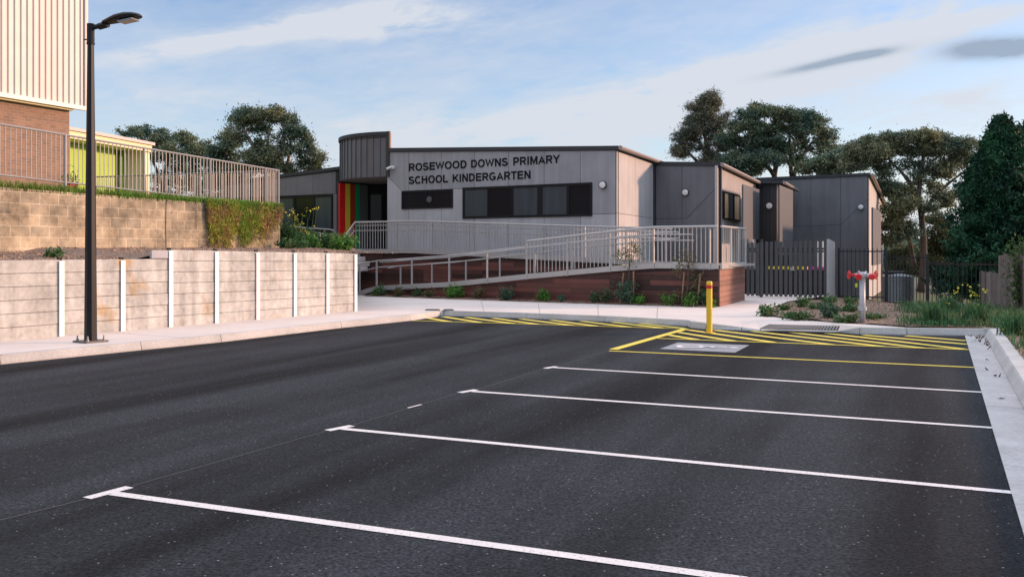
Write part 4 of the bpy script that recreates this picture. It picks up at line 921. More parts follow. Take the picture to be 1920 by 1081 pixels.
MB().box(PGt.P(PGt.s_(1485), 1.02, .06), PGt.D, PGt.N, UP, .04, .02, .05).tube([PGt.P(PGt.s_(1485), .98, .09), PGt.P(PGt.s_(1492), .98, .09)], .012, 6).build('latch', M_galv, gt)
ew = MB(); A = hz_(1554.5, 27.85); B = A+REC*1.75
ew.prism([zed(A, .12), zed(B, .12), zed(B, 1.84), zed(A, 1.92)], -SN*.07); o = ew.build('end_wall', M_endp, loc=zed(A, .12)); tag(o, 'pale grey freestanding slab wall at the right end of the paling gate', 'wall')
# made-up dark body standing in for shade behind the gate, under coloured capping
pb_ = empty('shade_backing', hz_(1475, 31.5, -.5), 'added dark backing standing in for shade behind the gate palings, with yellow and pink capping', 'wall')
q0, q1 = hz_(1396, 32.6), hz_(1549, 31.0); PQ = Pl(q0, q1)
prismpl(mb := MB(), PQ, [(0, -.5), (PQ.L, -.5), (PQ.L, .93), (0, .93)], -.15, 0); mb.build('shade_body', M_black, pb_)
for a_, b_, nm, c_ in ((1440, 1512, 'yellow_capping', (.80, .62, .03)), (1515, 1549, 'pink_capping', (.55, .05, .25))):
    prismpl(mb := MB(), PQ, [(PQ.s_(a_), .935), (PQ.s_(b_), .935), (PQ.s_(b_), 1.03), (PQ.s_(a_), 1.03)], -.16, .02); mb.build(nm, mat(nm, c_, .5), pb_)
for px in (1412, 1534, 1543): MB().tube([hz_(px, 33.0, -.5), hz_(px, 33.0, 1.9)], .035, 8).build('veranda_post', M_lamp, pb_)
# white drainpipes / posts seen between the palings
# ------------------------------------------------------------------ black steel fence
def spear(name, A, B, z0, z1, label, sp=.125):
    e = empty(name, zed(A, z0), label, 'fence', 'black steel fence runs'); pl = Pl(A, B); n = int(pl.L/sp); mb = MB()
    for i in range(n+1): s = i*pl.L/n; mb.bar(pl.P(s, z0+.03), pl.P(s, z1+.05), .022)
    mb.build('bar_panel', M_black, e)
    MB().bar(pl.P(0, z1-.05), pl.P(pl.L, z1-.05), .04).build('top_rail', M_black, e); MB().bar(pl.P(0, z0+.12), pl.P(pl.L, z0+.12), .04).build('bottom_rail', M_black, e)
    for s in (0, pl.L): MB().bar(pl.P(s, z0-.1), pl.P(s, z1+.06), .065).build('post', M_black, e)
    return e
FA1 = hz_(1573, 29.3); FB1 = hz_(1661, 28.6); FC1 = hz_(1738, 27.2); FD1 = hz_(1892, 25.2)
spear('steel_bar_fence', FA1, FB1, .02, 1.6, 'black steel bar fence run between the pale slab wall and the tank')
spear('steel_bar_fence', FB1+FD*.03, FC1, -.14, 1.42, 'black steel bar fence run in front of the corrugated tank')
spear('steel_bar_fence', FC1+FD*.03, FD1, -.16, 1.24, 'lowest black steel bar fence run in front of the dark conifer')
# tank
tk = empty('water_tank', hz_(1687, 32, -.5), 'corrugated grey steel water tank behind the black fence', 'water tank')
zz = np.arange(-.5, .72, .035); c = hz_(1684, 31.5); MB().tube([zed(c, z) for z in zz], [.50+.018*(i % 2) for i in range(len(zz))], 28).build('tank_body', M_tank, tk, smooth=False)
MB().tube([zed(c, .715), zed(c, .80)], [.52, .1], 28).build('tank_lid', M_tank, tk); MB().tube([zed(c, .78)+Vector((-.5, 0, .05)), zed(c, .78)+Vector((.2, 0, .05))], .05, 8).build('inlet_pipe', M_black, tk)
# weathered paling fence far right
pg = empty('timber_paling_fence', hz_(1880, 24.5, 0), 'weathered timber paling fence at the right edge behind the weeds', 'fence')
A = hz_(1838, 26.5); B = hz_(1960, 20.0); pl = Pl(A, B); n = 34
mb = MB()
for i in range(n):
    s = i*pl.L/n; px = 960+F*pl.P(s, 0).x/pl.P(s, 0).y; tp = 1.0 if px < 1873 else 1.45; tp += random.uniform(-.03, .03); prismpl(mb, pl, [(s, -.2), (s+pl.L/n*.86, -.2), (s+pl.L/n*.86, tp), (s, tp)], 0, .02)
mb.build('paling_panel', M_fencew, pg); MB().box(pl.P(pl.L/2, .5, -.04), pl.D, pl.N, UP, pl.L/2, .02, .04).build('cross_rail', M_fencew, pg); MB().bar(pl.P(pl.L*.42, -.2, -.06), pl.P(pl.L*.42, 1.5, -.06), .1).build('post', M_fencew, pg)

# ------------------------------------------------------------------ street lamp
lp = g(170, 641, .13); lamp = empty('street_lamp', lp, 'tall black tapered steel street lamp on the footpath by the retaining wall', 'street lamp')
Ht = 1.6+(HY-52)*lp.y/F
mb = MB(); prof = [(.0, .185), (Ht*.5-lp.z, .145), (Ht-lp.z-.25, .095)]; axr = Vector((.83, -.55, 0)).normalized(); ayr = Vector((.55, .83, 0)); V = []; Fc = []
for z, r in prof:
    for k in range(8):
        t_ = R(22.5+45*k); V.append(lp+axr*r/2*1.06*math.cos(t_)+ayr*r/2*1.06*math.sin(t_)+UP*z)
for i in range(2):
    for k in range(8): Fc.append((i*8+k, i*8+(k+1) % 8, (i+1)*8+(k+1) % 8, (i+1)*8+k))
Fc.append(tuple(range(16, 24))); mb.add(V, Fc); mb.build('pole', M_pole, lamp)
tpz = Ht-lp.z
MB().tube([lp+UP*(tpz-.27), lp+UP*(tpz+.06)], .058, 12).tube([lp+UP*(tpz-.27), lp+UP*(tpz-.24)], .064, 12).tube([lp+UP*(tpz-.19)-Vector((.10, 0, 0)), lp+UP*(tpz-.19)+Vector((.06, 0, 0))], .012, 6).build('collar', M_pole, lamp)
MB().tube([at(175, 52, lp.y), at(197, 46, lp.y-.05)], [.038, .042], 12).tube([at(186, 50, lp.y), at(202, 45.5, lp.y-.05)], .055, 10).build('arm', M_pole, lamp)
# luminaire: tapered shell
hd0 = at(196, 44, lp.y-.05); hd1 = at(263, 29, lp.y-.25); dl = (hd1-hd0); Lh = dl.length; dl.normalize(); wx = dl.cross(UP).normalized(); wz = wx.cross(dl).normalized()
mb = MB(); rings = []
for t_, w_, h_, dz in ((0, .07, .05, 0), (.18, .10, .07, .005), (.4, .14, .085, .012), (.65, .16, .08, .012), (.85, .14, .06, .004), (.96, .09, .04, -.005), (1, .04, .018, -.01)):
    c = hd0+dl*Lh*t_+wz*dz; rings.append([c+wx*w_*math.cos(a_)+wz*(h_*math.sin(a_) if math.sin(a_) > 0 else h_*.45*math.sin(a_)) for a_ in np.linspace(0, 2*math.pi, 17)[:-1]])
V = [p for r_ in rings for p in r_]; Fc = [(i*16+k, i*16+(k+1) % 16, (i+1)*16+(k+1) % 16, (i+1)*16+k) for i in range(len(rings)-1) for k in range(16)]+[tuple(range(16)), tuple(range((len(rings)-1)*16, len(rings)*16))]
lh = mb.add(V, Fc).build('lamp_head', M_pole, lamp, smooth=True)
c = hd0+dl*Lh*.66-wz*.045; MB().box(c, dl, wx, wz, Lh*.2, .09, .012).build('lamp_lens', mat('lens_glass', (.20, .22, .24), .15, spec=.8), lh)
MB().box(lp+UP*.015, axr, ayr, UP, .19, .19, .015).build('base_plate', mat('base_steel', (.09, .085, .08), .5, var=.3), lamp)
for i in (-1, 1):
    for j in (-1, 1): c = lp+axr*.14*i+ayr*.14*j; MB().tube([c+UP*.03, c+UP*.11], .012, 8).tube([c+UP*.03, c+UP*.06], .024, 6).build('bolt', M_galv, lamp)

# ------------------------------------------------------------------ bollard
bp_ = g(1330, 624.5); bol = empty('bollard', bp_, 'yellow bollard with a red band standing on the yellow hatching', 'bollard')
hb = (624.5-527)*bp_.y/F
MB().tube([bp_, bp_+UP*(hb-.03), bp_+UP*(hb-.008), bp_+UP*hb], [.056, .056, .05, .03], 24).build('post', M_yel, bol, smooth=False)
MB().tube([bp_+UP*(hb-.14), bp_+UP*(hb-.075)], .0575, 24).build('red_band', M_red, bol)
MB().tube([bp_+UP*.004, bp_+UP*.016], .11, 20).build('base_plate', M_yel, bol)
for a_ in range(4): c = bp_+Vector((math.cos(R(45+90*a_)), math.sin(R(45+90*a_)), 0))*.088; MB().tube([c+UP*.016, c+UP*.035], .012, 6).build('bolt', M_galv, bol)

# ------------------------------------------------------------------ fire hydrant booster
hp = g(1617, 606, .13); hyd = empty('fire_hydrant', hp, 'grey standpipe fire hydrant with two red caps and red handwheels', 'fire hydrant')
kz = hp.y/F
def hy(px, py, dy=0.): return at(px, py, hp.y+dy)
zT_ = 1.6-(521-HY)*kz
ru = 5.2*kz
MB().tube([hp-UP*.05, hp+UP*(zT_-hp.z)], ru, 20).build('standpipe', mat('hydrant_grey', (.42, .43, .45), .5, metal=.2, var=.15, vscale=8), hyd, smooth=True)
MH = MATS['hydrant_grey']
zf = 1.6-(578-HY)*kz; MB().tube([zed(hp, zf-.035), zed(hp, zf-.004)], ru*1.55, 16).tube([zed(hp, zf+.0), zed(hp, zf+.03)], ru*1.55, 16).build('flange', MH, hyd)
hc = zed(hp, 1.6-(516-HY)*kz)
hdm = MB().tube([hc-UP*.075, hc-UP*.03, hc+UP*.03, hc+UP*.07], [.062, .085, .085, .06], 16)
hdm.tube([hc-Vector((.15, .0, 0)), hc+Vector((.15, 0, 0))], .045, 12)
for s in (-1, 1):
    hdm.tube([hc+Vector((.09*s, 0, 0)), hc+Vector((.125*s, -.13, -.02))], .045, 14); hdm.tube([hc+Vector((.06*s, 0, .05)), hc+Vector((.08*s, 0, .085))], .02, 8)
hdm.build('valve_head', MH, hyd, smooth=False)
for s in (-1, 1):
    e_ = hc+Vector((.125*s, -.13, -.02)); d = Vector((.035*s, -.13, -.02)).normalized()
    MB().tube([e_-d*.01, e_+d*.05, e_+d*.06], [.063, .063, .052], 18).build('hose_cap', M_red, hyd)
    w0 = hc+Vector((.15*s, 0, .005)); w1 = hc+Vector((.27*s, .0, .01)); wh = MB().tube([w0, w1], .012, 8)
    for i in range(18):
        t_, t2_ = 2*math.pi*i/18, 2*math.pi*(i+1)/18; wh.tube([w1+Vector((0, math.cos(t_), math.sin(t_)))*.075+Vector((.0, 0, 0)), w1+Vector((0, math.cos(t2_), math.sin(t2_)))*.075], .013, 6)
    for i in range(5): t_ = 2*math.pi*i/5; wh.tube([w1, w1+Vector((0, math.cos(t_), math.sin(t_)))*.07], .009, 5)
    ob = wh.build('handwheel', M_red, hyd)
    MB().tube([w0-Vector((.0, 0, 0)), w0+Vector((.05*s, 0, 0))], .028, 10).build('valve_spindle', M_red, hyd)
sg = at(1605.5, 534.5, 28.5); o = MB().box(sg, Vector((1, 0, 0)), Vector((0, 1, 0)), UP, .035, .01, .06).build('safety_tag', mat('tag_yellow', (.65, .75, .03), .5), loc=sg); tag(o, 'small yellow green safety tag hanging on the black bar fence', 'sign')

# ------------------------------------------------------------------ drain grate and pit lids
ga, gb, gc, gd_ = g(1424, 617.5, .05), g(1571, 620.5, .05), g(1575, 612.5, .11), g(1442, 609.5, .11)
gr = empty('drain_grate', ga, 'long black slotted stormwater grate set in the footpath beside the kerb ramp', 'drain grate')
fr_n = (gb-ga).cross(gd_-ga).normalized(); 
if fr_n.z < 0: fr_n = -fr_n
lf = fr_n*.012
MB().prism([ga+lf, gb+lf, gc+lf, gd_+lf], fr_n*.006).build('pit', M_dark, gr)  # flat dark plate stands in for the shade down below the bars
mb = MB()
for i in range(25):
    t0_ = (i+.1)/25; t1_ = (i+.48)/25; mb.prism([ga.lerp(gb, t0_)+lf*1.5, ga.lerp(gb, t1_)+lf*1.5, gd_.lerp(gc, t1_)+lf*1.5, gd_.lerp(gc, t0_)+lf*1.5], fr_n*.010)
mb.build('grate_bar', mat('grate_iron', (.22, .21, .20), .6), gr)
for a_, b_ in ((797, 826), (831, 852)):
    p = [g(a_, 581.6, .135), g(b_, 581.6, .135), g(b_-4, 579.2, .135), g(a_+2, 579.2, .135)]
    o = MB().prism(p, UP*.006).build('pit_cover', mat('pit_iron', (.06, .06, .065), .6), loc=p[0]); tag(o, 'flat dark iron pit cover in the footpath '+('left' if a_ < 800 else 'right')+' of the kerb corner', 'pit cover', 'pit covers at the kerb corner')

# ------------------------------------------------------------------ mulch and weed bed at the right
def bed_h(x, y):
    fh = max(-.2, min(.1, .1-(x-10.5)*.12)); t_ = max(0, min(1, (y-19.0)/8)); base = .15+(fh-.15)*t_
    return base+.06*math.sin(max(0, min(1, (y-18.4)/5))*math.pi)*(1 if x > 6.5 else .5)
kb = BACK[-1]
bedp = bed_edge[::-1]
bedp = [g(1480, 564, .13)]+[]
poly = list(reversed(bed_edge))+[BACK[-2]+Vector((.01, .01, 0)), BACK[-1]+Vector((.05, .0, 0)), KC+nrmr*.235, along(KC, 25)+nrmr*.235, Vector((34, -6, 0)), Vector((34, 23, 0)), hz_(1892, 25.0), hz_(1738, 27.1), hz_(1661, 28.5), hz_(1573, 29.2), hz_(1556, 28.8)]
patch('garden_bed', [(p.x, p.y) for p in poly], bed_h, M_mulch, step=.4, noise=.015)
# strip bed below the ramp cladding
sb = [on_line(DK0+DKN*.62, DKD, 704), on_line(DK0+DKN*.5, DKD, 1350), dk(1350)-DKN*.05, dk(700)-DKN*.05]
strip = [dk(702)+DKN*.55, dk(1040)+DKN*.60, dk(1343)+DKN*.35, dk(1350)-DKN*.08, dk(700)-DKN*.08]
patch('garden_bed', [(p.x, p.y) for p in strip], lambda x, y: .150, M_mulch, step=.3, noise=.012)

# ------------------------------------------------------------------ foliage tools
def rnd_dirs(n):
    v = np.random.normal(size=(n, 3)); return v/np.linalg.norm(v, axis=1)[:, None]
def leaf_quads(C, ln, wd, droop=0., up=0.):
    n = len(C); d = rnd_dirs(n); d[:, 2] += (-droop+up); d /= np.linalg.norm(d, axis=1)[:, None]
    o = rnd_dirs(n); w = np.cross(d, o); w /= (np.linalg.norm(w, axis=1)[:, None]+1e-6)
    l_ = (ln*np.random.uniform(.45, 1.6, n))[:, None]*.5; ww = (wd*np.random.uniform(.7, 1.3, n))[:, None]*.5
    out = np.empty((n, 4, 3)); out[:, 0] = C-d*l_; out[:, 1] = C+w*ww-d*l_*.1; out[:, 2] = C+d*l_; out[:, 3] = C-w*ww-d*l_*.1
    return out.reshape(-1, 3)
def blades(B, h, w, lean=.5):
    n = len(B); a_ = np.random.uniform(0, 2*np.pi, n); hh = h*np.random.uniform(.5, 1.25, n); le = lean*np.random.uniform(.1, 1, n)*hh
    dx = np.stack([np.cos(a_), np.sin(a_), np.zeros(n)], 1); wv = np.stack([-np.sin(a_), np.cos(a_), np.zeros(n)], 1)*w/2
    mid = B+dx*(le*.3)[:, None]+np.array([0, 0, 1])*(hh*.6)[:, None]; tip = B+dx*le[:, None]+np.array([0, 0, 1])*hh[:, None]
    o1 = np.stack([B-wv, B+wv, mid+wv*.8, mid-wv*.8], 1); o2 = np.stack([mid-wv*.8, mid+wv*.8, tip+wv*.1, tip-wv*.1], 1)
    return np.concatenate([o1, o2]).reshape(-1, 3)
def curve(a_, b_, sag, n=6, wob=.0):
    a_ = Vector(a_); b_ = Vector(b_); out = []
    s = (b_-a_).length
    for i in range(n+1):
        t_ = i/n; p = a_.lerp(b_, t_); p = p+UP*sag*s*math.sin(math.pi*t_)
        if 0 < i < n: p = p+Vector((random.uniform(-1, 1), random.uniform(-1, 1), random.uniform(-1, 1)))*wob*s
        out.append(p)
    return out
def tree(name, label, base_px, zbase, d, limbs, clumps, leaf=.22, lw=.07, dens=1.0, m=M_gum, bark=M_bark, r0=.3, spread=.5, droop=.3, sub=14, group='trees behind the buildings', shell=.55, cat='tree', twigs=True):
    k = d/F; base = hz_(base_px, d, zbase); t = empty(name, base, label, cat, group)
    tm = MB(); nodes = [(base+UP*.5, r0)]
    for path in limbs:                                # limbs as px polylines; first point may start at the base
        pts = [at(px, py, d+dd) if py is not None else base for px, py, dd in path]
        fine = []
        for a_, b_ in zip(pts, pts[1:]): fine += curve(a_, b_, 0, 4, .02)[:-1]
        fine.append(pts[-1]); n = len(fine); r_s = path[0][2]*0+r0 if path[0][1] is None else r0*.6
        rs = [r_s*(1-.75*i/(n-1)) for i in range(n)]; tm.tube(fine, rs, 7); nodes += list(zip(fine, rs))
    crown = []
    for px, py, rx, ry, dn in clumps:
        dz = random.uniform(-1, 1)*spread*rx*k*1.5; c = at(px, py, d+dz); Rx, Rz = rx*k, ry*k; Ry = (Rx+Rz)*.5
        near = min(nodes, key=lambda q: (q[0]-c).length-(.0)); hub = c-UP*Rz*.6
        tm.tube(curve(near[0], hub, .03, 5, .05), [near[1]*.7*(1-.6*i/5)+.01*k*30*.0 for i in range(6)], 5)
        ns = max(8, int(sub*1.8*(rx*ry)/500)); cen = rnd_dirs(ns)*np.random.uniform(shell, 1, ns)[:, None]**.6
        cen[:, 2] = np.where(cen[:, 2] < -.3, cen[:, 2]*.8, cen[:, 2]*1.1)
        cen = cen*np.array([Rx, Ry, Rz])+np.array(c)
        if twigs:
            for q in cen[::1]: tm.tube(curve(hub, q, .05, 4, .06), [near[1]*.25+.012, near[1]*.2+.01, .015, .012, .008], 4, False)
        tot_ = int(dn*dens*(rx*ry*math.pi)*.9*(.25/leaf)*(.08/lw)*(d/60)**-.0*.55)
        per = max(6, int(tot_*1.4)//ns); sg = .15*min(Rx, Rz)+.085
        for q in cen: crown.append(q+np.random.normal(size=(per, 3))*np.array([sg*1.25, sg*1.1, sg*.8])*np.where(np.random.random((per, 1)) < .10, 1.6, 1.))
    crown = np.concatenate(crown)
    tm.build('trunk', bark, t, smooth=True); quads_obj('crown', leaf_quads(crown, leaf*.95, lw*.85, droop), m, t)
    return t
GRP = 'trees behind the buildings'
# left gum
tree('gum_tree', 'tall spreading gum tree with pale bare limbs behind the left wing', 520, 0, 62,
     [[(520, None, 0), (527, 380, 0), (516, 330, 0), (492, 300, 0), (470, 265, 0), (455, 240, 0)], [(527, 370, 0), (540, 310, .5), (545, 270, .5), (540, 235, 0)], [(520, 380, 0), (560, 340, -.5), (580, 310, 0)], [(516, 330, 0), (500, 280, 0), (505, 240, 0)]],
     [(462, 222, 34, 16, 1.2), (478, 238, 30, 12, 1.0), (508, 215, 26, 13, 1.2), (530, 222, 22, 14, 1.1), (440, 250, 15, 14, .7), (452, 262, 12, 9, .6), (548, 240, 20, 15, 1), (565, 262, 16, 13, 1), (560, 250, 14, 10, 1), (530, 258, 22, 12, .5), (510, 272, 24, 12, .5), (495, 262, 18, 10, .4), (525, 285, 24, 12, .45), (548, 278, 18, 12, .5), (485, 275, 16, 10, .5),
      (575, 282, 18, 12, 1), (592, 298, 14, 16, 1), (580, 312, 22, 10, .9), (565, 300, 14, 10, .8), (483, 295, 26, 16, 1.1), (470, 315, 30, 13, 1.1), (505, 300, 25, 13, 1), (520, 318, 28, 12, .9), (545, 315, 20, 9, .6), (440, 330, 24, 14, 1), (455, 290, 10, 8, .5)], leaf=.20, lw=.075, dens=2.1, m=M_gum, bark=M_barkp, r0=.28)
tree('gum_tree', 'dark bushy tree with thin trunks between the green classroom and the gum', 425, 0, 66,
     [[(425, None, 0), (425, 360, 0), (420, 310, 0), (425, 275, 0)], [(425, 370, 0), (400, 320, 0)]],
     [(425, 262, 16, 12, 1.1), (438, 275, 14, 14, 1.1), (412, 282, 18, 12, 1.1), (400, 300, 22, 14, 1.1), (430, 300, 22, 14, 1.1), (415, 325, 30, 14, .9), (395, 345, 26, 12, .7), (440, 345, 26, 12, .7), (435, 368, 28, 12, .5)], leaf=.2, lw=.08, dens=2.1, m=M_gumd, r0=.2)
tree('gum_tree', 'rounded dark tree standing highest behind the green classroom roof', 300, 0, 80,
     [[(300, None, 0), (305, 360, 0), (315, 300, 0), (330, 270, 0)], [(305, 350, 0), (285, 300, 0), (270, 262, 0)]],
     [(235, 247, 19, 8, 1.1), (255, 250, 15, 9, 1), (270, 245, 22, 9, 1.2), (292, 250, 22, 10, 1.1), (312, 262, 24, 12, 1.1), (285, 268, 26, 11, 1.1), (330, 280, 26, 14, 1.1), (300, 290, 30, 14, .9), (340, 310, 26, 16, .8), (310, 335, 28, 14, .8), (350, 350, 26, 14, .7), (300, 362, 26, 14, .6), (335, 372, 28, 14, .5)], leaf=.22, lw=.09, dens=2.1, m=M_gumd, r0=.25)
tree('gum_tree', 'lower dark tree with a dense rounded top right of the tall bushy tree', 365, 0, 74,
     [[(365, None, 0), (368, 360, 0), (362, 310, 0), (345, 270, 0)], [(368, 350, 0), (385, 310, 0), (388, 285, 0)]],
     [(342, 258, 16, 10, 1.1), (355, 268, 20, 11, 1.1), (372, 280, 20, 12, 1.1), (386, 273, 11, 8, 1), (360, 295, 28, 14, 1.1), (390, 300, 18, 13, 1), (375, 322, 26, 12, .7), (360, 345, 22, 12, .6), (395, 350, 20, 12, .6), (380, 368, 28, 12, .5), (420, 372, 26, 12, .5)], leaf=.2, lw=.085, dens=2.1, m=M_gumd, r0=.22)
# right trees
cas = []
for i in range(80):
    u = random.uniform(-1, 1); v = random.uniform(0, 1); hw = 60*math.sqrt(max(0, v+.05)); px = 1330+u*hw-(v*12); py = 180+v*130
    if px > 1378 or (px < 1300 and py < 215): continue
    cas.append((px, py, random.uniform(7, 13), random.uniform(7, 12), random.uniform(.5, 1.0)))
tree('she_oak', 'tall feathery grey green tree rising highest behind the kindergarten roof', 1330, 0, 66,
     [[(1330, None, 0), (1332, 330, 0), (1325, 270, 0), (1315, 220, 0), (1318, 185, 0)], [(1332, 320, 0), (1350, 270, 0), (1358, 225, 0)], [(1330, 330, 0), (1295, 290, 0), (1272, 265, 0)], [(1325, 290, 0), (1300, 250, 0), (1285, 240, 0)]],
     cas, leaf=.24, lw=.05, dens=1.8, m=M_cas, r0=.22, droop=-.3, sub=20)
tree('gum_tree', 'broad dense dark green domed tree right of the feathery tree', 1450, 0, 60,
     [[(1450, None, 0), (1452, 340, 0), (1455, 290, 0), (1440, 250, 0)], [(1485, 336, 1), (1500, 300, 0), (1520, 270, 0), (1540, 255, 0)], [(1452, 330, 0), (1420, 290, 0), (1400, 260, 0)], [(1485, 336, 1), (1480, 280, 0), (1480, 235, 0)]],
     [(1405, 215, 20, 11, 1.1), (1430, 208, 26, 10, 1.2), (1455, 212, 22, 11, 1.1), (1478, 218, 24, 12, 1.1), (1505, 220, 24, 12, 1.1), (1530, 235, 22, 14, 1.1), (1548, 255, 18, 14, 1.1), (1560, 275, 10, 14, 1), (1385, 235, 18, 12, 1), (1410, 240, 26, 12, 1), (1445, 235, 24, 11, .7), (1480, 240, 26, 12, 1), (1512, 245, 22, 12, .9),
      (1372, 262, 22, 12, 1), (1440, 256, 32, 14, 1.3), (1405, 275, 32, 16, 1.3), (1455, 280, 34, 17, 1.3), (1425, 300, 40, 16, 1.2), (1380, 300, 28, 14, 1.1), (1480, 300, 26, 14, 1), (1520, 275, 26, 12, .6), (1545, 292, 18, 12, .5), (1500, 262, 20, 10, .4), (1515, 305, 20, 10, .3), (1370, 320, 24, 10, 1), (1400, 322, 30, 9, .7)], leaf=.2, lw=.075, dens=2.3, m=M_gumd, r0=.25)
tree('gum_tree', 'low dark tree just showing above the roof of the rear block', 1560, 0, 55,
     [[(1560, None, 0), (1560, 360, 0), (1560, 320, 0)]],
     [(1510, 318, 18, 9, 1.1), (1540, 308, 24, 11, 1.1), (1575, 300, 22, 13, 1.1), (1595, 290, 22, 12, 1.1), (1560, 322, 30, 10, 1.1), (1600, 312, 20, 12, 1.1)], leaf=.2, lw=.08, dens=2.3, m=M_gumd, r0=.2)
tree('gum_tree', 'wide flat topped gum with forking dark trunks beyond the black fence', 1727, -.5, 46,
     [[(1727, None, 0), (1733, 480, 0), (1729, 420, 0), (1722, 365, 0), (1727, 330, 0), (1730, 300, 0), (1735, 270, 0)], [(1716, 500, .6), (1705, 450, .6), (1690, 405, .3), (1680, 370, 0), (1668, 350, 0)], [(1722, 365, 0), (1700, 335, 0), (1683, 315, 0), (1668, 300, 0)], [(1729, 400, 0), (1755, 365, 0), (1790, 335, 0), (1808, 322, 0)], [(1731, 395, 0), (1760, 388, 0), (1790, 386, 0)], [(1727, 330, 0), (1745, 305, 0), (1765, 290, 0)]],
     [(1600, 285, 20, 11, 1), (1625, 272, 24, 12, 1.1), (1650, 262, 24, 11, 1.1), (1675, 266, 24, 11, 1.1), (1705, 262, 24, 11, 1.1), (1735, 257, 24, 11, 1.2), (1760, 262, 18, 12, 1.1), (1755, 280, 26, 12, 1), (1795, 275, 20, 12, 1), (1815, 272, 16, 10, 1), (1805, 295, 20, 14, 1), (1720, 280, 26, 11, .8), (1690, 285, 24, 11, .6), (1650, 285, 28, 12, .9), (1620, 300, 26, 13, 1.1), (1600, 308, 16, 12, 1),
      (1655, 310, 20, 12, .45), (1700, 310, 18, 10, .35), (1740, 312, 22, 11, .4), (1780, 310, 22, 13, .6), (1765, 325, 20, 11, .7), (1660, 330, 16, 10, .5), (1720, 335, 20, 11, .4), (1750, 345, 18, 9, .5), (1665, 352, 22, 12, .9), (1690, 362, 26, 13, 1.), (1700, 385, 26, 14, 1), (1675, 395, 22, 14, .9), (1760, 365, 20, 10, .6), (1780, 375, 18, 12, .7), (1745, 385, 18, 11, .5), (1680, 420, 24, 14, .8), (1710, 430, 18, 13, .5), (1668, 445, 20, 14, .7)],
     leaf=.16, lw=.06, dens=2.0, m=M_gum, r0=.20, sub=16)
tree('bushy_tree', 'thin leafy undergrowth tree seen between the gum trunks and the conifer', 1765, -.5, 50,
     [[(1765, None, 0), (1762, 470, 0), (1770, 420, 0), (1768, 400, 0)], [(1765, 500, 0), (1780, 450, 0)]],
     [(1755, 410, 18, 13, .7), (1775, 425, 18, 14, .7), (1760, 440, 20, 14, .8), (1780, 455, 18, 14, .9), (1750, 465, 20, 13, .9), (1775, 480, 24, 14, 1), (1740, 490, 24, 14, 1), (1690, 480, 26, 14, .8), (1700, 505, 30, 16, 1.1), (1765, 510, 30, 16, 1.1)], leaf=.16, lw=.07, dens=1.8, m=leafmat('olive_leaf', (.07, .085, .035), (.10, .11, .05)), r0=.1)
# conifers
def conifer(label, px, d, ztop, zb_, rb, n, grp='dark conifers at the right'):
    c = hz_(px, d, zb_); t = empty('conifer', c, label, 'conifer', grp)
    tm = MB().tube([c, zed(c, ztop-.3)], [.16, .02], 8); P = []
    H = ztop-zb_
    for i in range(n):
        v = random.random()**.8; a_ = random.uniform(0, 2*math.pi); z = zb_+.15+v*(H-.1); env = rb*(1-v)**.66*(1+.18*math.sin(a_*3+z*2)+.12*math.sin(a_*7-z*5))
        rr = env*random.uniform(.82, 1.08); e_ = Vector((c.x+rr*math.cos(a_), c.y+rr*math.sin(a_), z+.18+(.28*random.random() if v > .5 else 0))); s_ = Vector((c.x+rr*.35*math.cos(a_), c.y+rr*.35*math.sin(a_), z-.25))
        if i % 4 == 0: tm.tube([s_, s_.lerp(e_, .6)+UP*-.03, e_], [.018, .012, .006], 4, False)
        for q in range(12):
            u = random.uniform(.15, 1)**.7; P.append(np.array(s_.lerp(e_, u))+np.random.normal(size=(7, 3))*np.array([.085, .085, .06]))
    for i in range(70):
        a_ = random.uniform(0, 6.28); v = random.uniform(.35, .98); rr = rb*(1-v)**.66*random.uniform(.3, 1.05); b_ = Vector((c.x+rr*math.cos(a_), c.y+rr*math.sin(a_), zb_+v*H)); e_ = b_+Vector((.12*math.cos(a_), .12*math.sin(a_), random.uniform(.3, .62)))
        tm.tube([b_, e_], [.008, .003], 4, False)
        for q in range(26): u = q/26; P.append(np.array(b_.lerp(e_, u))+np.random.normal(size=(3, 3))*np.array([.06, .06, .03])*(1.15-u))
    P = np.concatenate(P); tm.build('trunk', M_bark, t)
    quads_obj('crown', leaf_quads(P, .15, .045, 0, .5), M_con, t)
conifer('tall dark green conifer at the right, the nearer one with its tip lowest left', 1878, 28.5, 5.25, -.1, 1.95, 1250)
conifer('dark green conifer cut by the right edge of the picture', 1935, 30, 5.30, -.1, 2.3, 1150)

# ------------------------------------------------------------------ small plants
def shrub(name, label, cat, c, h, r, n, ln, lw, m, group=None, stem=True, up=.4):
    t = empty(name, c, label, cat, group); c = Vector(c); P = []
    sm = MB(); k = max(4, int(n/45))
    for i in range(k):
        a_ = random.uniform(0, 6.28); q = Vector((math.cos(a_)*r*random.uniform(.2, 1), math.sin(a_)*r*random.uniform(.2, 1), h*random.uniform(.35, 1))); e_ = c+q; sm.tube([c+q*.08, c+Vector((q.x*.5, q.y*.5, q.z*.6)), e_], [.008, .006, .003], 4, False)
        for j in range(n//k): u = random.uniform(.25, 1); P.append(np.array(c+Vector((q.x*u, q.y*u, q.z*u)))+np.random.normal(size=3)*np.array([.04, .04, .04])*(1+h))
    quads_obj('foliage', leaf_quads(np.array(P), ln, lw, 0, up), m, t); sm.build('stem', M_bark, t); return t
GP = 'small garden plants along the ramp'
M_sh2 = leafmat('fresh_leaf', (.07, .19, .03), (.10, .22, .04)); M_sh3 = leafmat('blue_leaf', (.06, .12, .075), (.09, .14, .09)); M_sh4 = leafmat('rusty_leaf', (.13, .10, .05), (.08, .11, .045))
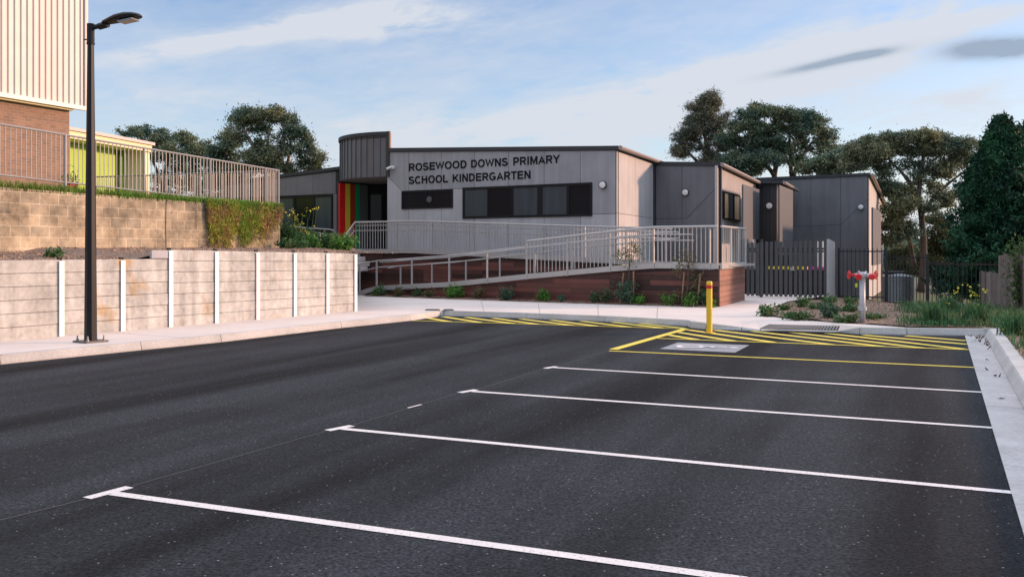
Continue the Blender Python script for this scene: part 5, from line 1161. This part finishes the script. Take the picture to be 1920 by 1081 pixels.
plants = [(716, .32, .22, 140, M_sh2, 'small bright green plant at the foot of the ramp'), (728, .42, .22, 160, M_shrub, 'second small plant from the ramp foot, dull green'), (758, .42, .2, 140, M_sh4, 'olive shrub third from the ramp foot'),
          (792, .30, .2, 90, M_shrub, 'sparse grassy plant fourth from the ramp foot'), (818, .28, .26, 120, M_sh4, 'low rusty plant fifth from the ramp foot'), (862, .45, .42, 420, M_sh2, 'widest bright leafy shrub under the left half of the ramp'), (905, .42, .22, 150, M_sh4, 'upright yellowish plant between the wide bright shrub and a rounded blue shrub'),
          (961, .42, .27, 360, M_sh3, 'rounded blue green shrub by the middle of the ramp'), (1028, .42, .28, 300, M_sh2, 'vivid green shrub right of the rounded blue shrub'), (1065, .16, .25, 120, M_sh3, 'low creeping plant right of the vivid green shrub'),
          (1124, .36, .2, 160, M_shrub, 'small dark plant left of the first staked sapling'), (1145, .5, .15, 110, M_shrub, 'taller thin dark plant just left of the first staked sapling'), (1184, .75, .38, 520, M_sh3, 'bushy blue green plant around the first stakes'), (1207, .30, .3, 200, M_sh2, 'low green plant right of the first staked sapling'),
          (1262, .35, .3, 240, M_sh2, 'low green plant left of the second stakes'), (1280, .55, .15, 60, M_sh4, 'thin dry plant between the second stakes'), (1300, .40, .35, 320, M_sh2, 'leafy green clump under the second sapling'), (1322, .7, .28, 160, M_shrub, 'open dark shrub left of the yellow bollard'), (1342, .2, .2, 80, M_sh2, 'tiny green weed at the deck corner')]
for px, h, r, n, m, lb in plants:
    p = dk(px)+DKN*(.32 if px != 1322 else .2); shrub('garden_shrub', lb, 'shrub', (p.x, p.y, .15), h*.85, r*.85, int(n*1.6), .085, .035, m, GP)
def sapling(px, top, lean, label, crown_pts, stake_px, m):
    p = dk(px)+DKN*.34; t = empty('staked_sapling', (p.x, p.y, .15), label, 'sapling', 'young staked trees')
    pts = [Vector((p.x, p.y, .15)), at(px-2+lean*.3, 540, p.y), at(px+lean*.7, 500, p.y), at(px+lean, top+20, p.y)]; sm = MB().tube(pts, [.022, .018, .014, .006], 6); P = []
    for cx, cy, rr, n in crown_pts:
        c = at(cx, cy, p.y); b = min(pts, key=lambda q: (q-c).length); sm.tube([b, b.lerp(c, .5)+UP*.02, c], [.008, .006, .004], 4, False); P.append(np.array(c)+np.random.normal(size=(n, 3))*rr*p.y/F)
    sm.build('trunk', M_bark, t); quads_obj('crown', leaf_quads(np.concatenate(P), .095, .03, 0, .2), m, t)
    for i, (s0, y0, s1) in enumerate(stake_px):
        a_ = dk(s1)+DKN*.25; a_.z = .1; b_ = at(s0, y0, a_.y); s_ = MB().bar(a_, b_, .035, .035, up=DKD); o = s_.build('tree_stake', M_stake, loc=a_); tag(o, label_st[(px, i)], 'tree stake', 'hardwood tree stakes')
label_st = {(1180, 0): 'leftmost timber stake, left of the first sapling', (1180, 1): 'slanting timber stake right of the first sapling', (1292, 0): 'timber stake just left of the second sapling', (1292, 1): 'timber stake nearest the yellow bollard'}
sapling(1180, 452, 0, 'young staked tree with a tuft of leaves against the railing', [(1180, 470, 9, 60), (1165, 478, 8, 50), (1192, 474, 8, 50), (1178, 485, 9, 50), (1160, 470, 6, 25), (1200, 466, 6, 25), (1185, 455, 6, 25)], [(1169.5, 511, 1170), (1188, 508, 1195)], leafmat('pale_sapling_leaf', (.10, .125, .05), (.15, .15, .07)))
sapling(1292, 470, -2, 'young staked tree with reddish tips left of the bollard', [(1285, 475, 7, 40), (1275, 492, 7, 50), (1292, 495, 8, 60), (1304, 515, 9, 60), (1298, 530, 9, 50), (1310, 535, 8, 40), (1270, 508, 6, 30), (1300, 550, 9, 40)], [(1283, 510, 1284), (1313.5, 512, 1313)], M_sh4)

# terrace plants
def tz(p): return terr_h(p.x, p.y)
for i, (px, d, h, r, n, lb, m) in enumerate([(545, 27.5, .75, .5, 600, 'leafy wild mustard clump against the end of the block wall', M_weed), (575, 28.5, .65, .6, 600, 'dense green weed clump behind the mulch left of the white marker', M_weed), (548, 25.0, .22, .5, 380, 'low flat weed on the mulch near the block wall end', M_weed),
                                             (600, 26.5, .42, .4, 330, 'yellow green tufted weed beside the small white marker', M_sh2), (622, 25.8, .45, .5, 520, 'bright spreading weed near the top of the sleeper wall end', M_weed), (640, 24.2, .38, .4, 420, 'broad leafed weed with pale flowers above the last wall post', M_sh2), (93, 17.4, .10, .25, 120, 'tiny green weed in the mulch at the left', M_weed)]):
    p = hz_(px, d); shrub('weed', lb, 'weed', (p.x, p.y, tz(p)), h, r, n*2, .10, .045, m, 'weeds on the upper garden bed')
p = hz_(565, 27.2); ms_ = empty('mustard_flowers', (p.x, p.y, tz(p)), 'tall thin mustard stalks with yellow flowers in front of the wing windows', 'wildflower'); sm = MB(); Pf = []
for i in range(26):
    fx = random.uniform(530, 596); fy = random.choice([random.uniform(395, 440)]*3+[random.uniform(390, 400)]); b = hz_(565+random.uniform(-25, 20), 27.2, 1.6); e_ = at(fx, fy, 27.2+random.uniform(-.3, .3)); sm.tube([b, b.lerp(e_, .5)+Vector((.03, 0, .05)), e_], [.008, .006, .004], 4, False)
    Pf.append(np.array(e_)+np.random.normal(size=(7, 3))*.03)
    for q in range(10): pass
sm.build('stem', M_weed, ms_); quads_obj('flower', leaf_quads(np.concatenate(Pf), .035, .03), M_flower, ms_)
p = at(599, 446, 27); o = MB().box(p+Vector((0, 0, -.1)), Vector((1, 0, 0)), Vector((0, 1, 0)), UP, .045, .045, .16).box(p+Vector((0, 0, .08)), Vector((1, 0, 0)), Vector((0, 1, 0)), UP, .03, .03, .04).build('garden_marker', mat('cream_plastic', (.80, .74, .55), .5), loc=p+Vector((0, 0, -.25))); tag(o, 'small cream marker post among the green weeds', 'marker')
# grass along the top of the block wall and the hanging creeper
B = []
for i in range(9000):
    s = random.uniform(-9, (BW1-BW0).length); hgt = random.random(); p = BW0+BWD*s-BWN*random.uniform(-.02, .5)*random.random(); B.append((p.x, p.y, 2.94-.16*((s+12)/(12+(BW1-BW0).length))-.04))
o = quads_obj('grass', blades(np.array(B), .20, .016, .8), M_grass, kind='stuff'); tag(o, 'green grass strip under the steel fence on top of the block wall', 'grass', kind='stuff')
def creeper(px0, px1, n, depth0, depth1, m, label, dens_top=1.):
    V = []
    for i in range(n):
        px = random.uniform(px0, px1); p = on_line(BW0, BWD, px); zt_ = 2.86+random.uniform(-.05, .06); ln = random.uniform(depth0, depth1); off = BWN*random.uniform(.03, .16)
        edge = min(1, (px-px0)/16, (px1-px)/16)*.55+.45+.22*math.sin(px*.31)*math.sin(px*.13+1); ln *= max(.3, min(1.05, edge+random.uniform(-.15, .15)))
        z = max(1.58, zt_-ln*random.random()**.85); c = p+off+UP*z; V.append(c)
    c = on_line(BW0, BWD, (px0+px1)/2); o = quads_obj('creeper', leaf_quads(np.array([tuple(v) for v in V]), .11, .016, 1.1), m, loc=(c.x, c.y, 1.6)); tag(o, label, 'creeper', kind='stuff'); return o
M_cr1 = leafmat('olive_creeper', (.33, .36, .06), (.38, .26, .11), .25, 2.2, .7)
creeper(384, 440, 7500, .7, 1.34, M_cr1, 'dry olive creeper hanging thickly down the left part of the wall end')
creeper(392, 420, 2000, .9, 1.32, M_dry, 'brown dead creeper strands low on the block wall')
creeper(436, 480, 3600, .6, 1.3, M_grass, 'green grassy clump hanging to the foot of the block wall')
creeper(425, 505, 6500, .5, 1.2, M_cr1, 'olive and straw creeper between the green clump and the wall end')
creeper(490, 524, 1800, .3, 1.1, M_dry, 'thin straw strands at the bare right end of the block wall')
creeper(386, 524, 3000, .02, .22, M_grass, 'fresh green fringe along the top of the creeper')
# mulch chips
def chips(name, pts, label, m=M_chip, sz=(.04, .016)):
    V = leaf_quads(np.array(pts), sz[0], sz[1]); o = quads_obj(name, V, m); tag(o, label, 'mulch', kind='stuff'); return o
pts = []
while len(pts) < 9000:
    s = random.uniform(-6, 9.5); d = random.uniform(.1, 3.6); p = RW0+RWD*s-RWN*d; pts.append((p.x, p.y, terr_h(p.x, p.y)+.015))
chips('bark_mulch', pts, 'brown bark chips on the bed above the sleeper wall')
def inpoly(x, y, poly):
    c = False; n = len(poly)
    for i in range(n):
        a_, b_ = poly[i], poly[i-1]
        if (a_[1] > y) != (b_[1] > y) and x < (b_[0]-a_[0])*(y-a_[1])/(b_[1]-a_[1])+a_[0]: c = not c
    return c
pl_ = [(p.x, p.y) for p in poly]; pts = []; 
while len(pts) < 12000:
    x = random.uniform(5, 14); y = random.uniform(16.5, 29)
    if inpoly(x, y, pl_): pts.append((x, y, bed_h(x, y)+.012))
chips('bark_mulch', pts, 'brown bark chips on the bed around the hydrant')
pts = []
for i in range(2500): px = random.uniform(706, 1340); p = dk(px)+DKN*random.uniform(.03, .5); pts.append((p.x, p.y, .16))
chips('bark_mulch', pts, 'brown bark chips at the foot of the ramp cladding')
# weeds in the mulch near the hydrant
def gz(px, py): p = g(px, py, .15); return Vector((p.x, p.y, bed_h(p.x, p.y)))
GW = 'weeds in the mulch near the hydrant'
for px, py, h, r, n, lb, m in [(1438, 591, .16, .3, 360, 'flat green weed where the bed meets the path corner', M_weed), (1470, 583, .14, .22, 160, 'small weed tuft near the path edge', M_weed), (1503, 573, .26, .25, 220, 'taller weed on the left rim of the mound', M_weed), (1553, 571, .26, .3, 260, 'weed clump in front of the slab wall', M_weed), (1530, 580, .14, .3, 200, 'low weed mid mound left of the hydrant', M_weed),
                               (1590, 567, .18, .3, 200, 'weed behind and left of the hydrant pipe', M_weed), (1555, 598, .28, .3, 420, 'bushy weed by the path left of the hydrant', M_sh3), (1590, 588, .15, .35, 260, 'spreading weed just left of the hydrant pipe', M_weed), (1500, 598, .10, .4, 280, 'low weeds along the path edge over the grate', M_weed), (1585, 603, .10, .3, 200, 'low weeds at the hydrant foot', M_weed), (1640, 600, .08, .35, 160, 'sparse weeds right of the hydrant foot', M_weed)]:
    shrub('weed', lb, 'weed', gz(px, py), h, r, n*2, .07, .03, m, GW)
# grass mass at the right
B = []; 
def gdens(px, py): return max(0, min(1, (px-1675)/60))*(1 if py < 617 or px > 1850 else 0)
while len(B) < 12500:
    x = random.uniform(7, 17); y = random.uniform(7, 25.5)
    if not inpoly(x, y, pl_): continue
    px = 960+F*x/y; py = HY+F*1.45/y
    if px > 2000: continue
    if random.random() < gdens(px, py)*(.35 if (y < 15.5) else 1)*(1 if math.sin(x*2.1)+math.sin(y*1.7+x) > -.9 else .25): B.append((x, y, bed_h(x, y)))
B = np.array(B); k = int(len(B)*.7)
o = quads_obj('grass', np.concatenate([blades(B[:k], .11, .018, .9), blades(B[k:], .20, .015, .7)]), leafmat('long_grass', (.04, .13, .05), (.10, .145, .06), .25, 1.3, .6), kind='stuff'); tag(o, 'tangled long green grass beyond the kerb at the right', 'grass', kind='stuff')
GT = 'tall grass tufts at the right'
for px, py, h, lb in [(1748, 607, .40, 'pale tall grass tuft left of the upright dark tuft'), (1829, 607, .42, 'upright dark green tuft by the corner of the kerb'), (1775, 590, .36, 'feathery tuft under the conifer'), (1905, 628, .40, 'tall grass tuft at the right edge')]:
    c = gz(px, py); b = np.array(c)+np.random.normal(size=(260, 3))*np.array([.11, .11, 0]); o = quads_obj('grass_tuft', blades(b, h, .014, .8), bpy.data.materials['long_grass'], loc=c); tag(o, lb, 'grass tuft', GT)
for (x0, x1, y0, y1, n, lb) in [(1770, 1850, 535, 590, 30, 'cluster of pale yellow wildflower stalks under the conifer'), (1880, 1925, 600, 622, 12, 'yellow daisies in the grass at the right edge')]:
    c = gz((x0+x1)/2, max(y1, 585)); ms_ = empty('wildflowers', c, lb, 'wildflower'); sm = MB(); Pf = []
    for i in range(n):
        e_ = at(random.uniform(x0, x1), random.uniform(y0, y1), c.y+random.uniform(-.6, .6)); b = Vector((e_.x+random.uniform(-.1, .1), e_.y, c.z)); sm.tube([b, b.lerp(e_, .6)+Vector((.03, 0, 0)), e_], [.006, .005, .003], 4, False); Pf.append(np.array(e_)+np.random.normal(size=(4, 3))*.015)
    sm.build('stem', M_weed, ms_); quads_obj('flower', leaf_quads(np.concatenate(Pf), .04, .035), M_flower, ms_)
p = hz_(1916, 22); shrub('bushy_shrub', 'tall loose yellow green shrub at the right edge in front of the conifer', 'shrub', (p.x, p.y, .0), 1.9, .34, 1500, .13, .035, leafmat('wattle_leaf', (.05, .10, .03), (.09, .12, .05)))
# dead leaves in the gutter
GL = []
for i in range(45):
    t_ = abs(random.gauss(0, 1.1)); c = along(KC, t_+.15)-nrmr*abs(random.gauss(.02, .10))*(1 if i < 50 else 2); GL.append((c.x, c.y, .02))
for t_, w_ in ((6.2, .1), (4.3, .12), (5.5, .2), (8.2, .15)): c = along(KC, t_)-nrmr*w_; GL += [(c.x+random.uniform(-.03, .03), c.y+random.uniform(-.05, .05), .02) for _ in range(3)]
o = quads_obj('leaf_litter', leaf_quads(np.array(GL), .07, .025), M_leafb, kind='stuff'); tag(o, 'dead brown leaves gathered in the corner of the gutter', 'leaf litter', kind='stuff')
# red flowering plant by the green classroom
p = hz_(134, 21.6, 2.9); t_ = shrub('potted_shrub', 'thin plant with red flowers behind the fence by the green classroom', 'shrub', p, .55, .18, 120, .09, .03, M_weed)
quads_obj('flower', leaf_quads(np.array(p)+np.array([0, 0, .16])+np.random.normal(size=(60, 3))*.06, .08, .06), M_pink, t_)
# far wood closing the view
P = []
for i in range(26000):
    x = random.uniform(-95, 110); y = random.uniform(100, 112); h = 3.2+1.4*math.sin(x*.21)+.9*math.sin(x*.55+1)+.5*math.sin(x*1.3); P.append((x, y, random.uniform(-.5, h*random.uniform(.75, 1))))
o = quads_obj('far_wood', leaf_quads(np.array(P), 1.0, .5), M_gumd, kind='stuff'); tag(o, 'low far band of dark trees along the horizon behind the trunks', 'wood', kind='stuff')
